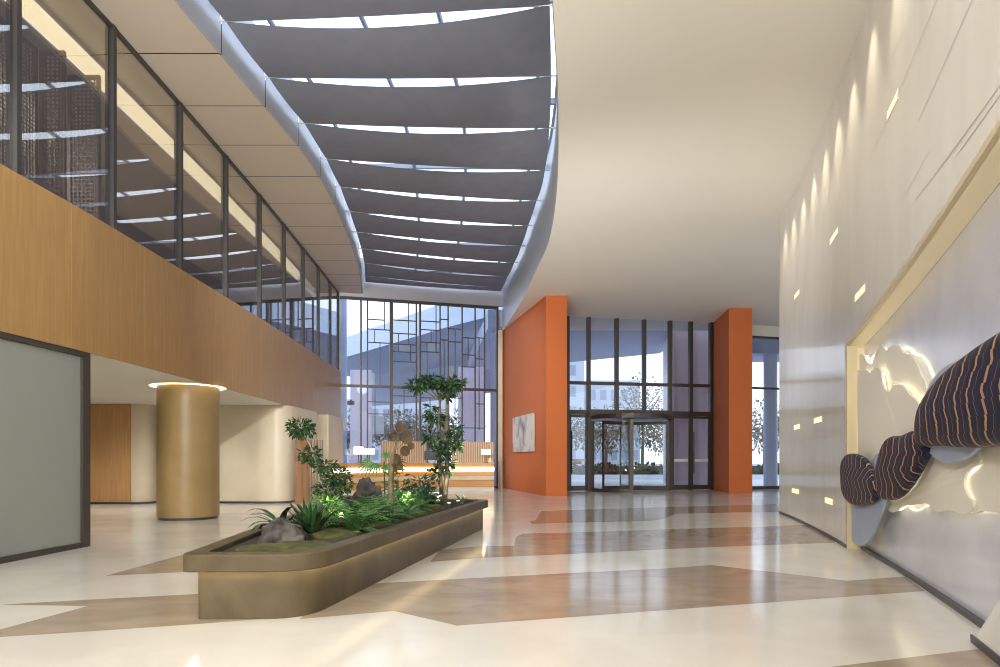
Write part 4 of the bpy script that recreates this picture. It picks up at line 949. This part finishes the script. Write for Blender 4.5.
# garden spotlights
for px, Y, lab, tgt in ((341, 7.15, 'small bright garden spotlight among the near ferns', (-1.9, 7.7, 1.0)), (438, 10.05, 'small bright garden spotlight at the foot of the tall tree', (-1.0, 10.6, 2.0)), (408, 9.0, 'small garden spotlight among the ferns behind the grassy tuft', (-1.5, 9.6, 1.2))):
    x = (px-500)*Y/F
    e = empty('garden_spotlight', (x, Y, GZ), lab, 'spotlight', 'spotlights in the planter')
    m = MB(); m.tube([(x, Y, GZ-.02), (x, Y, GZ+.06)], .008, 6); m.build('stake', 'dark_frame', e)
    m = MB(); m.tube([(x, Y-.03, GZ+.06), (x, Y+.03, GZ+.10)], [.022, .028], 10); m.build('body', 'dark_frame', e)
    m = MB(); m.lathe((x, Y+.012, GZ+.094), [(.026, 0), (.02, .012)], 10); m.build('lens', 'spot_glow', e)
    light('SPOT', 'garden_beam', (x, Y+.03, GZ+.13), 26, (1, .93, .72), tgt, spot_size=1.9, spot_blend=0.6, shadow_soft_size=0.02)

# two uplights added at the far end of the planter to brighten ceiling and pillar
for px, Y, lab, tgt, en in ((458, 10.2, 'small added dark uplight on the planter soil near its far right corner', (4.6, 16.0, 6.5), 820), (449, 9.7, 'small added dark uplight at the planter lip just before the far grassy tuft', (0.9, 24.0, 4.2), 60)):
    x = (px-500)*Y/F
    e = empty('added_uplight', (x, Y, GZ), lab, 'spotlight', 'added uplights in the planter')
    m = MB(); m.lathe((x, Y, GZ-.01), [(.03, 0), (.034, .05), (.034, .082)], 12); m.build('body', 'dark_frame', e)
    m = MB(); m.lathe((x, Y, GZ+.081), [(.024, 0), (.02, .006)], 12); m.build('lens', 'spot_glow', e)
    light('SPOT', 'added_wash', (x, Y, GZ+.13), en, WARM, tgt, spot_size=1.75 if en > 600 else 0.8, spot_blend=1.0, shadow_soft_size=0.04)

# ------------------------------------------------------------------ outside
m = MB(); m.poly([(-80, 26, -0.05), (90, 26, -0.05), (90, 39, -0.05), (-80, 39, -0.05)], 1); m.poly([(-80, 39, -0.05), (90, 39, -0.05), (90, 160, -0.05), (-80, 160, -0.05)], 0)
m.poly([(-80, 26, -.06), (90, 26, -.06), (90, 20, -.06), (-80, 20, -.06)], 1)
struct(m.build('ground', ['asphalt', 'paving'], loc=(0, 0, 0)))
# flat entrance canopy
m = MB(); cp = [(-0.5, 27.0), (8.4, 27.0), (8.4, 33.6), (1.5, 38.5), (-2.0, 40.0)]
m.prism(cp, 6.75, 7.5); struct(m.build('canopy_roof', 'canopy_metal'))
# raised curved canopy beyond the curtain wall
m = MB()
E = [((-17, 46.0), 7.7), ((-11, 43.0), 7.85), ((-6.5, 37.5), 7.9), ((-2.7, 32.6), 7.9), ((0.5, 29.0), 7.9)]
m.grid([[(p[0], p[1], z), (p[0], p[1], z+1.3), (p[0]+3, p[1]+16, z+1.3), (p[0]+3, p[1]+20, z-1.1)] for p, z in E], 0)
m.f and None
struct(m.build('canopy_roof', 'canopy_metal'))
m = MB(); m.grid([[(p[0]-.02, p[1]-.03, z), (p[0]-.02, p[1]-.03, z+1.3)] for p, z in E]); struct(m.build('trim_5', 'canopy_edge'))
def ocol(x, y, r, h, mt, name='column'):
    m = MB(); m.lathe((x, y, -0.05), [(r, 0), (r, h)], 24); o = struct(smooth_angle(m.build(name, mt))); return o
c = on_line(344, (0, 27.2), (1, 27.2)); ocol(-6.75, 26.4, 0.42, 9.0, 'blue_panel')
m = MB(); m.box((-6.35, 29.3, 2.6), (0.9, 0.5, 5.3)); struct(m.build('column', 'mauve_panel'))
m = MB(); m.box((-1.35, 30.5, 2.75), (1.25, 0.6, 5.6)); struct(m.build('column', 'mauve_panel'))
m = MB(); m.box((-0.15, 28.2, 3.6), (0.55, 0.5, 7.3)); struct(m.build('column', 'blue_panel'))
ocol(11.58, 27.4, 0.28, 5.70, 'canopy_edge')
m = MB(); m.box((11.5, 28.2, 6.2), (3.6, 2.5, 1.1)); struct(m.build('canopy_roof', 'canopy_metal'))
m = MB(); m.prism([(7.35, 27.2), (10.0, 27.2), (10.3, 31.0), (7.9, 31.0)], -0.05, 6.74); struct(m.build('wall_outside', 'mauve_panel'))
# hedge, trees, low buildings
random.seed(40)
c_ = at(351, 403, 25.9); m = MB(); m.box((c_[0], 25.88, c_[2]), (0.26, 0.16, 0.16)); m.box((c_[0], 25.94, c_[2]+0.1), (0.08, 0.10, 0.08)); tag(bevel(m.build('outdoor_lantern', 'dark_frame'), 0.01), 'small dark lantern box fixed to the round blue column outside the glass', 'lantern')
for i, (x, y, l) in enumerate(((-9, 50, 16), (9, 52, 18), (26, 52, 14))):
    m = MB(); leafcloud(m, (x, y, 0.35), (l/2, 0.6, 0.45), 900, 0.4, 0.16)
    m.box((x, y, 0.3), (l*0.96, 0.8, 0.7))
    tag(m.build('hedge', 'hedge_leaf', loc=(x, y, -0.05)), ['clipped brown green hedge beyond the curtain wall', 'clipped hedge across the road behind the revolving door', 'clipped hedge across the road seen past the right pillar'][i], 'hedge', 'hedges outside')
def tree(x, y, h, r):
    e = empty('street_tree', (x, y, -0.05), 'bare-looking brownish street tree outside beyond the road', 'tree', 'street trees outside')
    m = MB(); m.tube([(x, y, -0.1), (x+.1, y, h*.4), (x, y, h*.85)], [.16, .12, .03], 6)
    for k in range(7):
        a = random.uniform(0, 6.28); z = h*random.uniform(.35, .6); m.tube([(x, y, z), (x+cos(a)*r*.5, y+sin(a)*r*.5, z+h*.18), (x+cos(a)*r*.85, y+sin(a)*r*.85, z+h*.32)], [.06, .04, .015], 5)
    m.build('trunk', 'bark', e)
    m = MB(); leafcloud(m, (x, y, h*.62), (r, r, h*.36), 1100, 0.34, 0.09, rnd=random); m.build('foliage', 'tree_leaf', e)
for x, y, h, r in ((-12.5, 56, 5.6, 2.0), (-9.5, 60, 6.2, 2.2), (-6.6, 57, 5.4, 2.0), (-3.6, 59, 6.0, 2.1), (3.5, 58, 5.6, 2.0), (6.4, 61, 6.4, 2.3), (9.4, 57, 6.0, 2.1), (12.2, 55, 8.6, 2.4), (15.4, 60, 6.0, 2.2), (19, 58, 6.2, 2.2), (23.5, 57, 6.6, 2.4), (27, 60, 6.4, 2.2)): tree(x, y, h, r)
for x, y, wx, h, lab in ((7.5, 95, 9, 15.5, 'far pale office block seen through the upper entrance panes'), (17, 100, 8, 13, 'lower far pale block beside the office block'), (-16, 98, 16, 10, 'far pale building low behind the trees at the curtain wall')):
    e = empty('far_building', (x, y, -0.05), lab, 'building')
    m = MB(); m.box((x, y, h/2), (wx, 8, h)); m.build('wall', 'far_building', e)
    for r_ in range(int(h/3)):
        for k in range(int(wx/1.6)): m = MB(); m.box((x-wx/2+0.9+1.6*k, y-4.02, 1.8+3*r_), (0.9, 0.06, 1.5)); m.build('window', 'far_window', e)
